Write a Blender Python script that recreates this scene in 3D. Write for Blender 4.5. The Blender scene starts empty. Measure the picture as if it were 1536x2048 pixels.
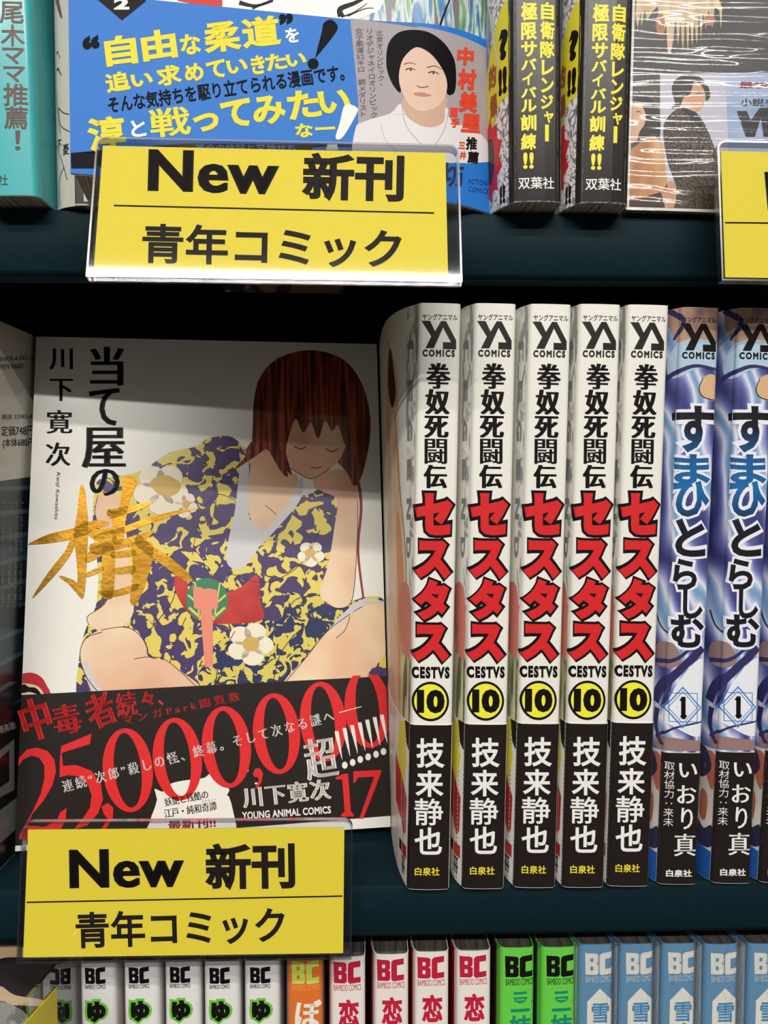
import bpy, bmesh, math, random
import numpy as np
from mathutils import Matrix, Vector, Euler
from mathutils.geometry import tessellate_polygon

random.seed(7)
C = bpy.context.scene.collection
SC = bpy.context.scene
R = math.radians
K = 0.001                       # all lengths below are millimetres

# ------------------------------------------------------------------ camera, world, lamps, exposure
FPX = 1547.0
CAM_ROT = Euler((R(90 - 2.5), 0, R(-1.5)), 'XYZ')
cam = bpy.data.cameras.new('camera')
cam.sensor_fit = 'AUTO'
cam.sensor_width = 36
cam.lens = FPX / 2048 * 36
cam.clip_start = 0.01
camo = bpy.data.objects.new('camera', cam)
C.objects.link(camo)
camo.rotation_euler = CAM_ROT
SC.camera = camo
CM = CAM_ROT.to_matrix()

SC.view_settings.view_transform = 'Standard'
SC.view_settings.look = 'None'
SC.view_settings.gamma = 1
SC.view_settings.use_curve_mapping = False
SC.view_settings.exposure = -0.6

w = bpy.data.worlds.new('shop_air')
SC.world = w
w.use_nodes = True
wn = w.node_tree.nodes
wl = w.node_tree.links
bg = wn['Background']
tc = wn.new('ShaderNodeTexCoord')
sep = wn.new('ShaderNodeSeparateXYZ')
rmp = wn.new('ShaderNodeValToRGB')
wl.new(tc.outputs['Generated'], sep.inputs[0])
mr = wn.new('ShaderNodeMapRange')
mr.inputs[1].default_value = -1
mr.inputs[2].default_value = 1
wl.new(sep.outputs['Z'], mr.inputs[0])
wl.new(mr.outputs[0], rmp.inputs[0])
rmp.color_ramp.elements[0].color = (0.42, 0.38, 0.33, 1)      # floor
rmp.color_ramp.elements[1].color = (1.0, 0.97, 0.92, 1)       # ceiling
e = rmp.color_ramp.elements.new(0.5)
e.color = (0.42, 0.40, 0.38, 1)
wl.new(rmp.outputs[0], bg.inputs['Color'])
bg.inputs['Strength'].default_value = 0.38


def tube(y, z, power, length=2.6, width=0.045):
    l = bpy.data.lights.new('fluorescent_tube', 'AREA')
    l.shape = 'RECTANGLE'
    l.size = length
    l.size_y = width
    l.energy = power
    l.color = (1.0, 0.965, 0.91)
    o = bpy.data.objects.new('fluorescent_tube', l)
    C.objects.link(o)
    o.location = (0.0, y, z)
    d = Vector((0, 0.24, 0)) - Vector((0, y, z))
    o.rotation_euler = d.to_track_quat('-Z', 'Y').to_euler()
    return o


tube(-2.10, 1.50, 72)
tube(-1.45, 1.50, 52)

# ------------------------------------------------------------------ materials


def lin(c):
    out = []
    for v in c:
        v = v / 255.0
        out.append(v / 12.92 if v <= 0.04045 else ((v + 0.055) / 1.055) ** 2.4)
    return tuple(out) + (1.0,)


MC = {}


def M(rgb, rough=0.42, metal=0.0, spec=0.4, coat=0.0, grain=0.04, name='print_ink'):
    key = (tuple(rgb), rough, metal, spec, coat, grain, name)
    if key in MC:
        return MC[key]
    m = bpy.data.materials.new(name)
    m.use_nodes = True
    n = m.node_tree.nodes
    l = m.node_tree.links
    b = n['Principled BSDF']
    b.inputs['Roughness'].default_value = rough
    b.inputs['Metallic'].default_value = metal
    b.inputs['Specular IOR Level'].default_value = spec
    b.inputs['Coat Weight'].default_value = coat
    b.inputs['Coat Roughness'].default_value = 0.12
    t = n.new('ShaderNodeTexCoord')
    ns = n.new('ShaderNodeTexNoise')
    ns.inputs['Scale'].default_value = 900
    l.new(t.outputs['Object'], ns.inputs['Vector'])
    mx = n.new('ShaderNodeMix')
    mx.data_type = 'RGBA'
    c = lin(rgb)
    mx.inputs[6].default_value = tuple(v * (1 - grain) for v in c[:3]) + (1,)
    mx.inputs[7].default_value = tuple(min(1, v * (1 + grain)) for v in c[:3]) + (1,)
    l.new(ns.outputs['Fac'], mx.inputs[0])
    l.new(mx.outputs[2], b.inputs['Base Color'])
    MC[key] = m
    return m


def ramp_mat(name, build, rough=0.4, coat=0.0, bump=None):
    """build(nodes, links, coord_output) returns the colour socket"""
    m = bpy.data.materials.new(name)
    m.use_nodes = True
    n = m.node_tree.nodes
    l = m.node_tree.links
    b = n['Principled BSDF']
    b.inputs['Roughness'].default_value = rough
    b.inputs['Coat Weight'].default_value = coat
    b.inputs['Coat Roughness'].default_value = 0.1
    b.inputs['Specular IOR Level'].default_value = 0.4
    t = n.new('ShaderNodeTexCoord')
    l.new(build(n, l, t.outputs['Object']), b.inputs['Base Color'])
    return m


def mapped(n, l, co, scale, rot=(0, 0, 0), loc=(0, 0, 0)):
    mp = n.new('ShaderNodeMapping')
    mp.inputs['Scale'].default_value = scale
    mp.inputs['Rotation'].default_value = rot
    mp.inputs['Location'].default_value = loc
    l.new(co, mp.inputs['Vector'])
    return mp.outputs[0]


def ramp(n, l, fac, stops, interp='LINEAR'):
    r = n.new('ShaderNodeValToRGB')
    r.color_ramp.interpolation = interp
    els = r.color_ramp.elements
    els[0].position, els[0].color = stops[0][0], lin(stops[0][1])
    els[1].position, els[1].color = stops[-1][0], lin(stops[-1][1])
    for p, c in stops[1:-1]:
        e = els.new(p)
        e.color = lin(c)
    l.new(fac, r.inputs[0])
    return r.outputs[0]


def noise(n, l, co, scale, detail=2, dist=0.0, rough=0.5):
    x = n.new('ShaderNodeTexNoise')
    x.inputs['Scale'].default_value = scale
    x.inputs['Detail'].default_value = detail
    x.inputs['Distortion'].default_value = dist
    x.inputs['Roughness'].default_value = rough
    l.new(co, x.inputs['Vector'])
    return x.outputs['Fac']


def noise_mat(name, scale, stops, sc3=(1, 1, 1), rot=(0, 0, 0), detail=2, dist=0.0, rough=0.4, interp='LINEAR', coat=0.0):
    return ramp_mat(name, lambda n, l, co: ramp(n, l, noise(n, l, mapped(n, l, co, sc3, rot), scale, detail, dist), stops, interp), rough, coat)


WHITE = M((236, 234, 226), 0.38, coat=0.25, name='coated_paper')
INK = M((20, 16, 16), 0.45, spec=0.15)
RED = M((214, 38, 42), 0.4)
YEL = M((240, 226, 60), 0.42)
YCARD = M((244, 224, 66), 0.55, spec=.2, name='yellow_card')
CARDINK = M((34, 28, 26), 0.55, spec=.08)


def page_mat():
    return ramp_mat('page_edges', lambda n, l, co: ramp(n, l, noise(n, l, mapped(n, l, co, (1, 0.02, 0.02)), 2600, 1), [(0.35, (120, 112, 96)), (0.6, (196, 188, 168))]), 0.8)


PAGES = page_mat()
PAGES_SHADED = noise_mat('shaded_page_edges', 2600, [(0.35, (62, 60, 56)), (0.6, (110, 106, 98))], (1, 0.02, 0.02), rough=0.85)  # darker copy of the page edges: shadow on bottom-row page tops, put into the colour

shelf_m = ramp_mat('painted_steel', lambda n, l, co: ramp(n, l, noise(n, l, co, 260, 6, 0, 0.75), [(0.3, (10, 32, 39)), (0.66, (12, 36, 43)), (0.76, (22, 50, 56))]), 0.55)
shelf_m.node_tree.nodes['Principled BSDF'].inputs['Specular IOR Level'].default_value = 0.09
nb = shelf_m.node_tree
bm_ = nb.nodes.new('ShaderNodeBump')
bm_.inputs['Strength'].default_value = 0.12
bm_.inputs['Distance'].default_value = 0.0003
nz = nb.nodes.new('ShaderNodeTexNoise')
nz.inputs['Scale'].default_value = 1800
tco = nb.nodes.new('ShaderNodeTexCoord')
nb.links.new(tco.outputs['Object'], nz.inputs['Vector'])
nb.links.new(nz.outputs['Fac'], bm_.inputs['Height'])
nb.links.new(bm_.outputs[0], nb.nodes['Principled BSDF'].inputs['Normal'])
dark_m = M((14, 18, 20), 0.6, name='dark_steel')


def clear_mat(name, tint, rough, amount, streak=None):
    m = bpy.data.materials.new(name)
    m.use_nodes = True
    n = m.node_tree.nodes
    l = m.node_tree.links
    n.remove(n['Principled BSDF'])
    tr = n.new('ShaderNodeBsdfTransparent')
    tr.inputs['Color'].default_value = tint
    gl = n.new('ShaderNodeBsdfGlossy')
    gl.inputs['Roughness'].default_value = rough
    fr = n.new('ShaderNodeFresnel')
    fr.inputs['IOR'].default_value = 1.49
    ml = n.new('ShaderNodeMath')
    ml.operation = 'MULTIPLY_ADD'
    ml.inputs[1].default_value = amount
    ml.inputs[2].default_value = 0.0
    ml.use_clamp = True
    mx = n.new('ShaderNodeMixShader')
    l.new(fr.outputs[0], ml.inputs[0])
    ge = n.new('ShaderNodeNewGeometry')
    inv = n.new('ShaderNodeMath')
    inv.operation = 'SUBTRACT'
    inv.inputs[0].default_value = 1.0
    l.new(ge.outputs['Backfacing'], inv.inputs[1])
    fm = n.new('ShaderNodeMath')
    fm.operation = 'MULTIPLY'
    l.new(ml.outputs[0], fm.inputs[0])
    l.new(inv.outputs[0], fm.inputs[1])
    l.new(fm.outputs[0], mx.inputs[0])
    l.new(tr.outputs[0], mx.inputs[1])
    l.new(gl.outputs[0], mx.inputs[2])
    l.new(mx.outputs[0], n['Material Output'].inputs['Surface'])
    if streak:
        t = n.new('ShaderNodeTexCoord')
        mp = n.new('ShaderNodeMapping')
        mp.inputs['Scale'].default_value = streak[0]
        ns = n.new('ShaderNodeTexNoise')
        ns.inputs['Scale'].default_value = streak[1]
        ns.inputs['Detail'].default_value = 3
        ns.inputs['Distortion'].default_value = 0.6
        ns.inputs['Roughness'].default_value = 0.6
        bp = n.new('ShaderNodeBump')
        bp.inputs['Strength'].default_value = streak[2]
        bp.inputs['Distance'].default_value = streak[3]
        l.new(t.outputs['Object'], mp.inputs['Vector'])
        l.new(mp.outputs[0], ns.inputs['Vector'])
        sh = n.new('ShaderNodeMapRange')
        sh.interpolation_type = 'SMOOTHSTEP'
        sh.inputs[1].default_value = streak[4]
        sh.inputs[2].default_value = streak[4] + (.28 if streak[4] < .4 else .1)
        l.new(ns.outputs['Fac'], sh.inputs[0])
        l.new(sh.outputs[0], bp.inputs['Height'])
        l.new(bp.outputs[0], gl.inputs['Normal'])
        l.new(bp.outputs[0], fr.inputs['Normal'])
    return m


CLEAR = clear_mat('clear_acrylic', (0.95, 0.95, 0.96, 1), 0.04, 1.0)
RIM = clear_mat('acrylic_edge', (0.72, 0.73, 0.77, 1), 0.22, 4.0)
FILM = clear_mat('shrink_film', (0.96, 0.96, 0.96, 1), 0.07, 1.3)
FILM2 = clear_mat('spine_film', (0.97, 0.97, 0.97, 1), 0.12, 2.0, ((160, 100, 40), 5, 0.9, 0.00015, .55))
GOLD = bpy.data.materials.new('gold_foil')
GOLD.use_nodes = True
g = GOLD.node_tree
gb = g.nodes['Principled BSDF']
gb.inputs['Metallic'].default_value = 1.0
gb.inputs['Roughness'].default_value = 0.36
gt = g.nodes.new('ShaderNodeTexCoord')
gn = g.nodes.new('ShaderNodeTexNoise')
gn.inputs['Scale'].default_value = 700
gp = g.nodes.new('ShaderNodeBump')
gp.inputs['Strength'].default_value = 0.5
gp.inputs['Distance'].default_value = 0.00012
g.links.new(gt.outputs['Object'], gn.inputs['Vector'])
g.links.new(gn.outputs['Fac'], gp.inputs['Height'])
g.links.new(gp.outputs[0], gb.inputs['Normal'])
gs = ramp(g.nodes, g.links, noise(g.nodes, g.links, gt.outputs['Object'], 60, 3), [(0.3, (128, 84, 18)), (0.7, (206, 156, 58))])
g.links.new(gs, gb.inputs['Base Color'])

# ------------------------------------------------------------------ scene graph helpers


def tag(o, label=None, cat=None, group=None, kind=None):
    if label:
        o['label'] = label
    if cat:
        o['category'] = cat
    if group:
        o['group'] = group
    if kind:
        o['kind'] = kind
    return o


def empty(name, loc, rot=(0, 0, 0), **kw):
    o = bpy.data.objects.new(name, None)
    C.objects.link(o)
    o.empty_display_size = 0.01
    o.location = Vector(loc) * K
    o.rotation_euler = [R(a) for a in rot]
    tag(o, **kw)
    return o


def mesh(name, verts, faces, mat, parent=None, smooth=False):
    me = bpy.data.meshes.new(name)
    me.from_pydata([tuple(float(c) * K for c in v) for v in verts], [], [tuple(int(i) for i in f) for f in faces])
    me.validate()
    me.update()
    if smooth:
        for p in me.polygons:
            p.use_smooth = True
        try:
            me.set_sharp_from_angle(angle=R(40))
        except Exception:
            pass
    me.materials.append(mat)
    o = bpy.data.objects.new(name, me)
    C.objects.link(o)
    o.parent = parent
    return o


def box(name, a, b, mat, parent=None, bevel=0.0):
    bm = bmesh.new()
    bmesh.ops.create_cube(bm, size=1)
    for v in bm.verts:
        v.co = Vector([(a[i] + b[i]) / 2 + v.co[i] * (b[i] - a[i]) for i in range(3)]) * K
    if bevel:
        bmesh.ops.bevel(bm, geom=bm.edges[:], offset=bevel * K, segments=2, affect='EDGES')
    me = bpy.data.meshes.new(name)
    bm.to_mesh(me)
    bm.free()
    me.materials.append(mat)
    o = bpy.data.objects.new(name, me)
    C.objects.link(o)
    o.parent = parent
    return o


def ray(x, y):
    return CM @ Vector(((x - 768) / FPX, (1024 - y) / FPX, -1.0))


def on_y(x, y, Y):
    r = ray(x, y)
    return r * (Y / r.y)


def copy_tree(o, parent=None):
    c = o.copy()
    C.objects.link(c)
    c.parent = parent
    for ch in list(o.children):
        copy_tree(ch, c)
    return c


# ------------------------------------------------------------------ 2-D shapes: (points Nx2, triangles)
GC = {}


def glyphs(txt, bold=0.0, space=1.0):
    k = (txt, bold, space)
    if k not in GC:
        c = bpy.data.curves.new('lettering', 'FONT')
        c.body = txt
        if bold > 0:
            c.bevel_depth = bold
            c.bevel_resolution = 0
            c.fill_mode = 'FRONT'
        c.space_character = space
        c.resolution_u = 3
        o = bpy.data.objects.new('lettering', c)
        C.objects.link(o)
        dg = bpy.context.evaluated_depsgraph_get()
        m = o.evaluated_get(dg).to_mesh()
        p = np.array([(v.co.x, v.co.y) for v in m.vertices]) if len(m.vertices) else np.zeros((0, 2))
        m.calc_loop_triangles()
        f = [tuple(t.vertices) for t in m.loop_triangles]
        o.evaluated_get(dg).to_mesh_clear()
        bpy.data.objects.remove(o)
        bpy.data.curves.remove(c)
        GC[k] = (p, f)
    p, f = GC[k]
    return p.copy(), list(f)


def join(parts):
    P, T, n = [], [], 0
    for p, t in parts:
        P.append(p)
        T += [tuple(i + n for i in q) for q in t]
        n += len(p)
    return np.vstack(P), T


def mincho(g_, d=0.028, k=3):
    out = []
    for i in range(k):
        p, t = g_
        q = p.copy()
        q[:, 0] += (i / (k - 1) - 0.5) * 2 * d
        out.append((q, t))
    return join(out)


def vcol(cells, bold=0.0, min_=False, step=1.0):
    """vertical column of characters in em cells"""
    out = []
    for i, ch in enumerate(cells):
        if ch == ' ':
            continue
        p, t = glyphs(ch, bold)
        if min_:
            p, t = mincho((p, t))
        if ch in 'ー：—':
            c = p.mean(axis=0)
            p = np.stack([(p[:, 1] - c[1]), -(p[:, 0] - c[0]) + 0.36], 1)
        elif ch in 'ャッょゃュ':
            p[:, 0] -= 0.42
            p[:, 1] += 0.1
        else:
            wd = p[:, 0].max() + p[:, 0].min()
            p[:, 0] -= wd / 2
        p[:, 1] -= i * step
        out.append((p, t))
    return join(out)


def fit(g_, cx, cy, w, h, rot=0, shear=0):
    """fit bounding box to w x h pixels centred at cx, cy (y grows downwards); rot anticlockwise"""
    p, t = g_
    lo, hi = p.min(0), p.max(0)
    q = (p - (lo + hi) / 2) / (hi - lo) * np.array([w, h])
    q[:, 0] += shear * q[:, 1]
    a = R(rot)
    x = q[:, 0] * math.cos(a) - q[:, 1] * math.sin(a)
    y = q[:, 0] * math.sin(a) + q[:, 1] * math.cos(a)
    return np.stack([cx + x, cy - y], 1), t


def fb(g_, x0, y0, x1, y1, rot=0, shear=0):
    return fit(g_, (x0 + x1) / 2, (y0 + y1) / 2, x1 - x0, y1 - y0, rot, shear)


def poly(*loops):
    vs = [Vector((float(x), float(y), 0)) for lp in loops for x, y in lp]
    t = tessellate_polygon([[Vector((float(x), float(y), 0)) for x, y in lp] for lp in loops])
    return np.array([(v.x, v.y) for v in vs]), [tuple(f) for f in t]


def crom(pts, n=5, closed=True):
    P = [np.array(p, float) for p in pts]
    N = len(P)
    out = []
    for i in range(N if closed else N - 1):
        if closed:
            a, b, c, d = P[i - 1], P[i], P[(i + 1) % N], P[(i + 2) % N]
        else:
            a, b, c, d = P[max(i - 1, 0)], P[i], P[i + 1], P[min(i + 2, N - 1)]
        for k in range(n):
            t = k / n
            out.append(0.5 * (2 * b + (c - a) * t + (2 * a - 5 * b + 4 * c - d) * t * t + (3 * b - a - 3 * c + d) * t ** 3))
    if not closed:
        out.append(P[-1])
    return out


def blob(*pts, n=5):
    return poly(crom(pts, n))


def ell(cx, cy, rx, ry, rot=0, n=28):
    a = R(rot)
    out = []
    for i in range(n):
        t = 2 * math.pi * i / n
        x, y = rx * math.cos(t), ry * math.sin(t)
        out.append((cx + x * math.cos(a) + y * math.sin(a), cy - x * math.sin(a) + y * math.cos(a)))
    return out


def line(pts, w0, w1=None, smooth=True, n=5):
    """stroke of varying width"""
    if w1 is None:
        w1 = w0
    P = crom(pts, n, False) if smooth and len(pts) > 2 else [np.array(p, float) for p in pts]
    L, Rr = [], []
    for i, p in enumerate(P):
        d = P[min(i + 1, len(P) - 1)] - P[max(i - 1, 0)]
        d = d / (np.linalg.norm(d) + 1e-9)
        wd = (w0 + (w1 - w0) * i / (len(P) - 1)) / 2
        nrm = np.array([-d[1], d[0]]) * wd
        L.append(p + nrm)
        Rr.append(p - nrm)
    n_ = len(P)
    return np.array(L + Rr), [q for i in range(n_ - 1) for q in ((i, i + 1, n_ + i + 1), (i, n_ + i + 1, n_ + i))]


def rect(x0, y0, x1, y1):
    return np.array([(x0, y0), (x1, y0), (x1, y1), (x0, y1)], float), [(0, 1, 2), (0, 2, 3)]


def ngon(*pts):
    return poly(list(pts))


def sc(pts, x0, y0, k):
    return [(x0 + x / k, y0 + y / k) for x, y in pts]


# ------------------------------------------------------------------ surfaces that carry print


class Face:
    """front of a face-out book or card; local x right, y into the shelf, z up"""

    def __init__(self, root, W, H, T=0, bend=None):
        self.root, self.W, self.H, self.T = root, W, H, T
        self.bend = bend or (lambda s: 0.0)
        self.cuts = [] if bend is None else [20, 40, 60, 75, 85, 92] + [97 + i * 1.5 for i in range(17)]
        m = Euler(root.rotation_euler, 'XYZ').to_matrix()
        self.inv = m.inverted()
        self.o = self.inv @ (-(Vector(root.location) / K))

    def pos(self, s, z, off):
        W, T = self.W, self.T
        if s <= W:
            y = self.bend(s)
            d = (self.bend(s + .1) - self.bend(s - .1)) / .2
            return (s + d * off, y - off, z)
        yw = self.bend(W)
        if s <= W + T:
            return (W + off, yw + s - W, z)
        return (W - (s - W - T), yw + T + off, z)

    def px(self, pts):
        out = []
        for x, y in pts:
            d = self.inv @ ray(x, y)
            y0 = 0.0
            for _ in range(6):
                t = (y0 - self.o.y) / d.y
                q = self.o + d * t
                y0 = self.bend(q.x)
            out.append((q.x, q.z))
        return np.array(out)


class Spine:
    """spine-out book; s = 0..W along the spine, negative on the left cover, beyond W on the right one"""

    def __init__(self, W, H, D=128, a0=3.4, a1=3.4, c=5.0, r=1.4, bulge=0.35, rflare=0.0, conv=None):
        self.W, self.H, self.D, self.a0, self.a1, self.c, self.r, self.b = W, H, D, a0, a1, c, r, bulge
        self.rf = rflare
        self.conv = conv
        self.cuts = [-60, -40, -28, -20, -14, -10, -7.5, -5.5, -4, -2.8, -1.8, -1, -.4, 0, .25, .6, 1.0, r, 2.2, W * .35, W * .5, W * .65, W - 2.2, W - r, W - 1, W - .6, W - .25, W, W + .8, W + 2, W + 4]

    def flare(self, y, z):
        t = min(1, max(0, z / self.H))
        a = self.a0 + (self.a1 - self.a0) * t
        return a * (1 - math.exp(-y / self.c))

    def base(self, s, z):
        W, r = self.W, self.r
        if s < 0:
            return (-self.flare(-s, z), r - s)
        if s > W:
            return (W + self.rf * (1 - math.exp(-(s - W) / 6)), r + s - W)
        y = -self.b * (1 - (2 * s / W - 1) ** 2)
        if s < r:
            y += r - math.sqrt(max(0, r * r - (r - s) ** 2))
        elif s > W - r:
            y += r - math.sqrt(max(0, r * r - (r - (W - s)) ** 2))
        return (s, y)

    def pos(self, s, z, off):
        x, y = self.base(s, z)
        x0, y0 = self.base(s - .12, z)
        x1, y1 = self.base(s + .12, z)
        dx, dy = x1 - x0, y1 - y0
        L = math.hypot(dx, dy) + 1e-9
        return (x + dy / L * off, y - dx / L * off, z)

    def px(self, pts):
        return np.array([self.conv(x, y) for x, y in pts])


KEEP = ('lettering', 'logo', 'number', 'line', 'feature', 'ring', 'frame', 'pattern', 'brush')


def decal(name, surf, shapes, mat, root, off=0.08, clip=None, raw=False, label=None):
    if len(shapes) > 1 and not any(k in name for k in KEEP):
        for i, sh in enumerate(shapes):
            decal(name, surf, [sh], mat, root, off + .002 * i, clip, raw, label)
        return
    return decal1(name, surf, shapes, mat, root, off, clip, raw, label)


def nest(root, target, *prefixes):
    """band and card print become sub-parts of the band or card"""
    t = next(c for c in root.children if c.name.startswith(target))
    for c in list(root.children):
        if c is not t and c.name.startswith(prefixes):
            c.parent = t


def decal1(name, surf, shapes, mat, root, off=0.08, clip=None, raw=False, label=None):
    """print on a surface: shapes in photo pixels (or in (s, z) mm when raw) cut along the bends and laid on it"""
    P, T = join(shapes)
    P = np.array(P) if raw else surf.px(P)
    bm = bmesh.new()
    vs = [bm.verts.new((float(a), float(b), 0)) for a, b in P]
    for t in T:
        try:
            bm.faces.new([vs[i] for i in t])
        except ValueError:
            pass
    lo, hi = P[:, 0].min(), P[:, 0].max()

    def cut(co, no, clear=False):
        bmesh.ops.bisect_plane(bm, geom=bm.verts[:] + bm.edges[:] + bm.faces[:], dist=1e-5, plane_co=co, plane_no=no, clear_outer=clear)
    for c in surf.cuts:
        if lo < c < hi:
            cut((c, 0, 0), (1, 0, 0))
    if clip is None:
        clip = (-999, 999, 0.05, surf.H - 0.05)
    if clip:
        s0, s1, z0, z1 = clip
        cut((s0, 0, 0), (-1, 0, 0), True)
        cut((s1, 0, 0), (1, 0, 0), True)
        cut((0, z0, 0), (0, -1, 0), True)
        cut((0, z1, 0), (0, 1, 0), True)
    bmesh.ops.delete(bm, geom=[v for v in bm.verts if not v.link_faces], context='VERTS')
    if not bm.faces:
        bm.free()
        return None
    for v in bm.verts:
        v.co = Vector(surf.pos(v.co.x, v.co.y, off)) * K
    bm.normal_update()
    for f in bm.faces:
        if f.normal.y > 0:
            f.normal_flip()
    me = bpy.data.meshes.new(name)
    bm.to_mesh(me)
    bm.free()
    me.materials.append(mat)
    o = bpy.data.objects.new(name, me)
    C.objects.link(o)
    o.parent = root
    if label:
        o['label'] = label
    return o


def sheet(name, surf, S, Z, off, th, mat, root, label=None):
    """a sheet of paper of thickness th following the surface"""
    nS, nZ = len(S), len(Z)
    V = [surf.pos(s, z, off) for z in Z for s in S] + [surf.pos(s, z, off - th) for z in Z for s in S]
    N = nS * nZ
    F = []
    for j in range(nZ - 1):
        for i in range(nS - 1):
            a = j * nS + i
            F.append((a, a + 1, a + nS + 1, a + nS))
            F.append((N + a, N + a + nS, N + a + nS + 1, N + a + 1))
    for i in range(nS - 1):
        F.append((i, N + i, N + i + 1, i + 1))
        a = (nZ - 1) * nS + i
        F.append((a, a + 1, N + a + 1, N + a))
    for j in range(nZ - 1):
        a = j * nS
        F.append((a, a + nS, N + a + nS, N + a))
        a = j * nS + nS - 1
        F.append((a, N + a, N + a + nS, a + nS))
    o = mesh(name, V, F, mat, root, smooth=True)
    if label:
        o['label'] = label
    return o


def film(surf, S, Z, off, mat, root):
    V = [surf.pos(s, z, off) for z in Z for s in S]
    n = len(S)
    F = [(j * n + i, j * n + i + 1, (j + 1) * n + i + 1, (j + 1) * n + i) for j in range(len(Z) - 1) for i in range(n - 1)]
    return mesh('shrink_film', V, F, mat, root, smooth=True)


def zrows(a, b, n=9):
    return [a + (b - a) * i / (n - 1) for i in range(n)]


def spine_s(sp, s0=None, s1=None):
    W, r = sp.W, sp.r
    S = [-sp.D + 2, -90] + sp.cuts + [W + 40, W + 80, W + sp.D - 2]
    S += [r * .15, r * .35, r * .6, r * .8, W - r * .15, W - r * .35, W - r * .6, W - r * .8, W * .25, W * .75]
    S = sorted(set(round(s, 3) for s in S))
    if s0 is not None:
        S = [s for s in S if s0 < s < s1]
        S = [s0] + S + [s1]
    return S


def spine_book(root, sp, jmat, pmat=PAGES, inset=0.6):
    Z = zrows(0, sp.H, 9)
    S = spine_s(sp)
    sheet('dust_jacket', sp, S, Z, 0.0, 0.35, jmat, root)
    # page block
    Sb = [s for s in S if abs(s) < sp.D - 6 or s > 0]
    Sb = [s for s in S if -sp.D + 4 < s < sp.W + sp.D - 4]
    V = []
    Z2 = zrows(inset, sp.H - inset, 7)
    for z in Z2:
        for s in Sb:
            V.append(sp.pos(s, z, -0.6))
    n = len(Sb)
    F = []
    for j in range(len(Z2) - 1):
        for i in range(n):
            a, b = j * n + i, j * n + (i + 1) % n
            F.append((a, b, b + n, a + n))
    # caps as strips between the two covers
    for base, flip in ((0, True), ((len(Z2) - 1) * n, False)):
        i, j = 0, n - 1
        while j - i > 1:
            q = (base + i, base + i + 1, base + j - 1, base + j) if j - i > 2 else (base + i, base + i + 1, base + j)
            F.append(q[::-1] if not flip else q)
            i += 1
            j -= 1
    mesh('page_block', V, F, pmat, root)
    return root


def face_book(root, fc, jmat, T):
    W, H = fc.W, fc.H
    S = sorted(set([0.0, W * .25, W * .5, W * .75, W] + [c_ for c_ in fc.cuts if c_ < W] + [W + .01, W + T, W + T + .01, W + T + W * .5, W + T + W]))
    sheet('dust_jacket', fc, S, [0, H / 2, H], 0.0, 0.35, jmat, root)
    n = 17
    V, F = [], []
    for z in (0.7, H - 0.7):
        for i in range(n):
            s = 0.8 + (W - 1.6) * i / (n - 1)
            V.append((s, fc.bend(s) + 0.5, z))
        for i in range(n):
            s = W - 0.8 - (W - 1.6) * i / (n - 1)
            V.append((s, fc.bend(W) + T - 0.5, z))
    m = 2 * n
    for i in range(m):
        F.append((i, (i + 1) % m, m + (i + 1) % m, m + i))
    for i in range(n - 1):
        F.append((i, m - 1 - i, m - 2 - i, i + 1))
        F.append((m + i, m + i + 1, 2 * m - 2 - i, 2 * m - 1 - i))
    mesh('page_block', V, F, PAGES, root)


# ------------------------------------------------------------------ bookcase
FY = 239.4        # front plane of the shelf boards
Z1, Z1B, Z2, Z2B, Z3 = 81.3, 60.2, -128.8, -146.6, -343.0
case = empty('bookcase', (0, FY, Z3 - 20), label='dark teal green painted steel bookcase holding all rows of comics', cat='bookcase')


def board(ztop, zbot, name='shelf_board'):
    X0, X1 = -330, 330
    r = 1.6
    prof = [(0, 0)]
    prof = [(198, ztop), (r, ztop), (r * .3, ztop - r * .3), (0, ztop - r), (0, zbot + 2.8), (0.5, zbot + 1.8), (1.6, zbot + 1.2), (1.9, zbot + .4), (2.6, zbot), (5, zbot), (5, ztop - 4), (198, ztop - 4)]
    V = [(x, y, z - (Z3 - 20)) for x in (X0, X1) for y, z in prof]
    n = len(prof)
    F = [(i, (i + 1) % n, n + (i + 1) % n, n + i) for i in range(n)]
    # caps: outer strip
    F += [(0, 11, 10, 1), (1, 10, 3, 2), (3, 10, 9, 4), (4, 9, 8, 5), (5, 8, 7, 6)]
    F += [(n + 1, n + 10, n + 11, n + 0), (n + 2, n + 3, n + 10, n + 1), (n + 4, n + 9, n + 10, n + 3), (n + 5, n + 8, n + 9, n + 4), (n + 6, n + 7, n + 8, n + 5)]
    return mesh(name, V, F, shelf_m, case, smooth=True)


board(Z1, Z1B)
board(Z2, Z2B)
board(Z3, Z3 - 20)
bz = Z3 - 20
box('back_panel', (-330, 198, 0), (330, 200, 300 - bz), dark_m, case)
box('upright', (-334, 0, 0), (-330, 200, 300 - bz), shelf_m, case)
box('upright', (330, 0, 0), (334, 200, 300 - bz), shelf_m, case)

# ------------------------------------------------------------------ middle row: five white spines with red title
W1 = 13.0


def conv1(x, y):
    xl = 837 + (y - 609) * (815 - 837) / 1172.0
    return ((x - xl) * W1 / 84.5, (1779.5 - y) / 1170.5 * 182)


grey_flame = noise_mat('grey_flame_print', 260, [(0.42, (150, 150, 150)), (0.5, (205, 205, 202)), (0.56, (228, 227, 220))], (1, 1, .5), detail=5, dist=1.5, rough=.35)
skin_print = noise_mat('pale_skin_print', 60, [(0.3, (232, 222, 206)), (0.5, (222, 196, 168)), (0.66, (206, 160, 124)), (0.8, (236, 220, 200))], (3, 1, .4), detail=3, dist=1.2, rough=.35)
hair_print = noise_mat('green_blond_hair_print', 240, [(0.4, (96, 100, 62)), (0.5, (196, 196, 150)), (0.7, (226, 226, 196))], (3, 1, .15), detail=3, dist=1, rough=.35)

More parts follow.
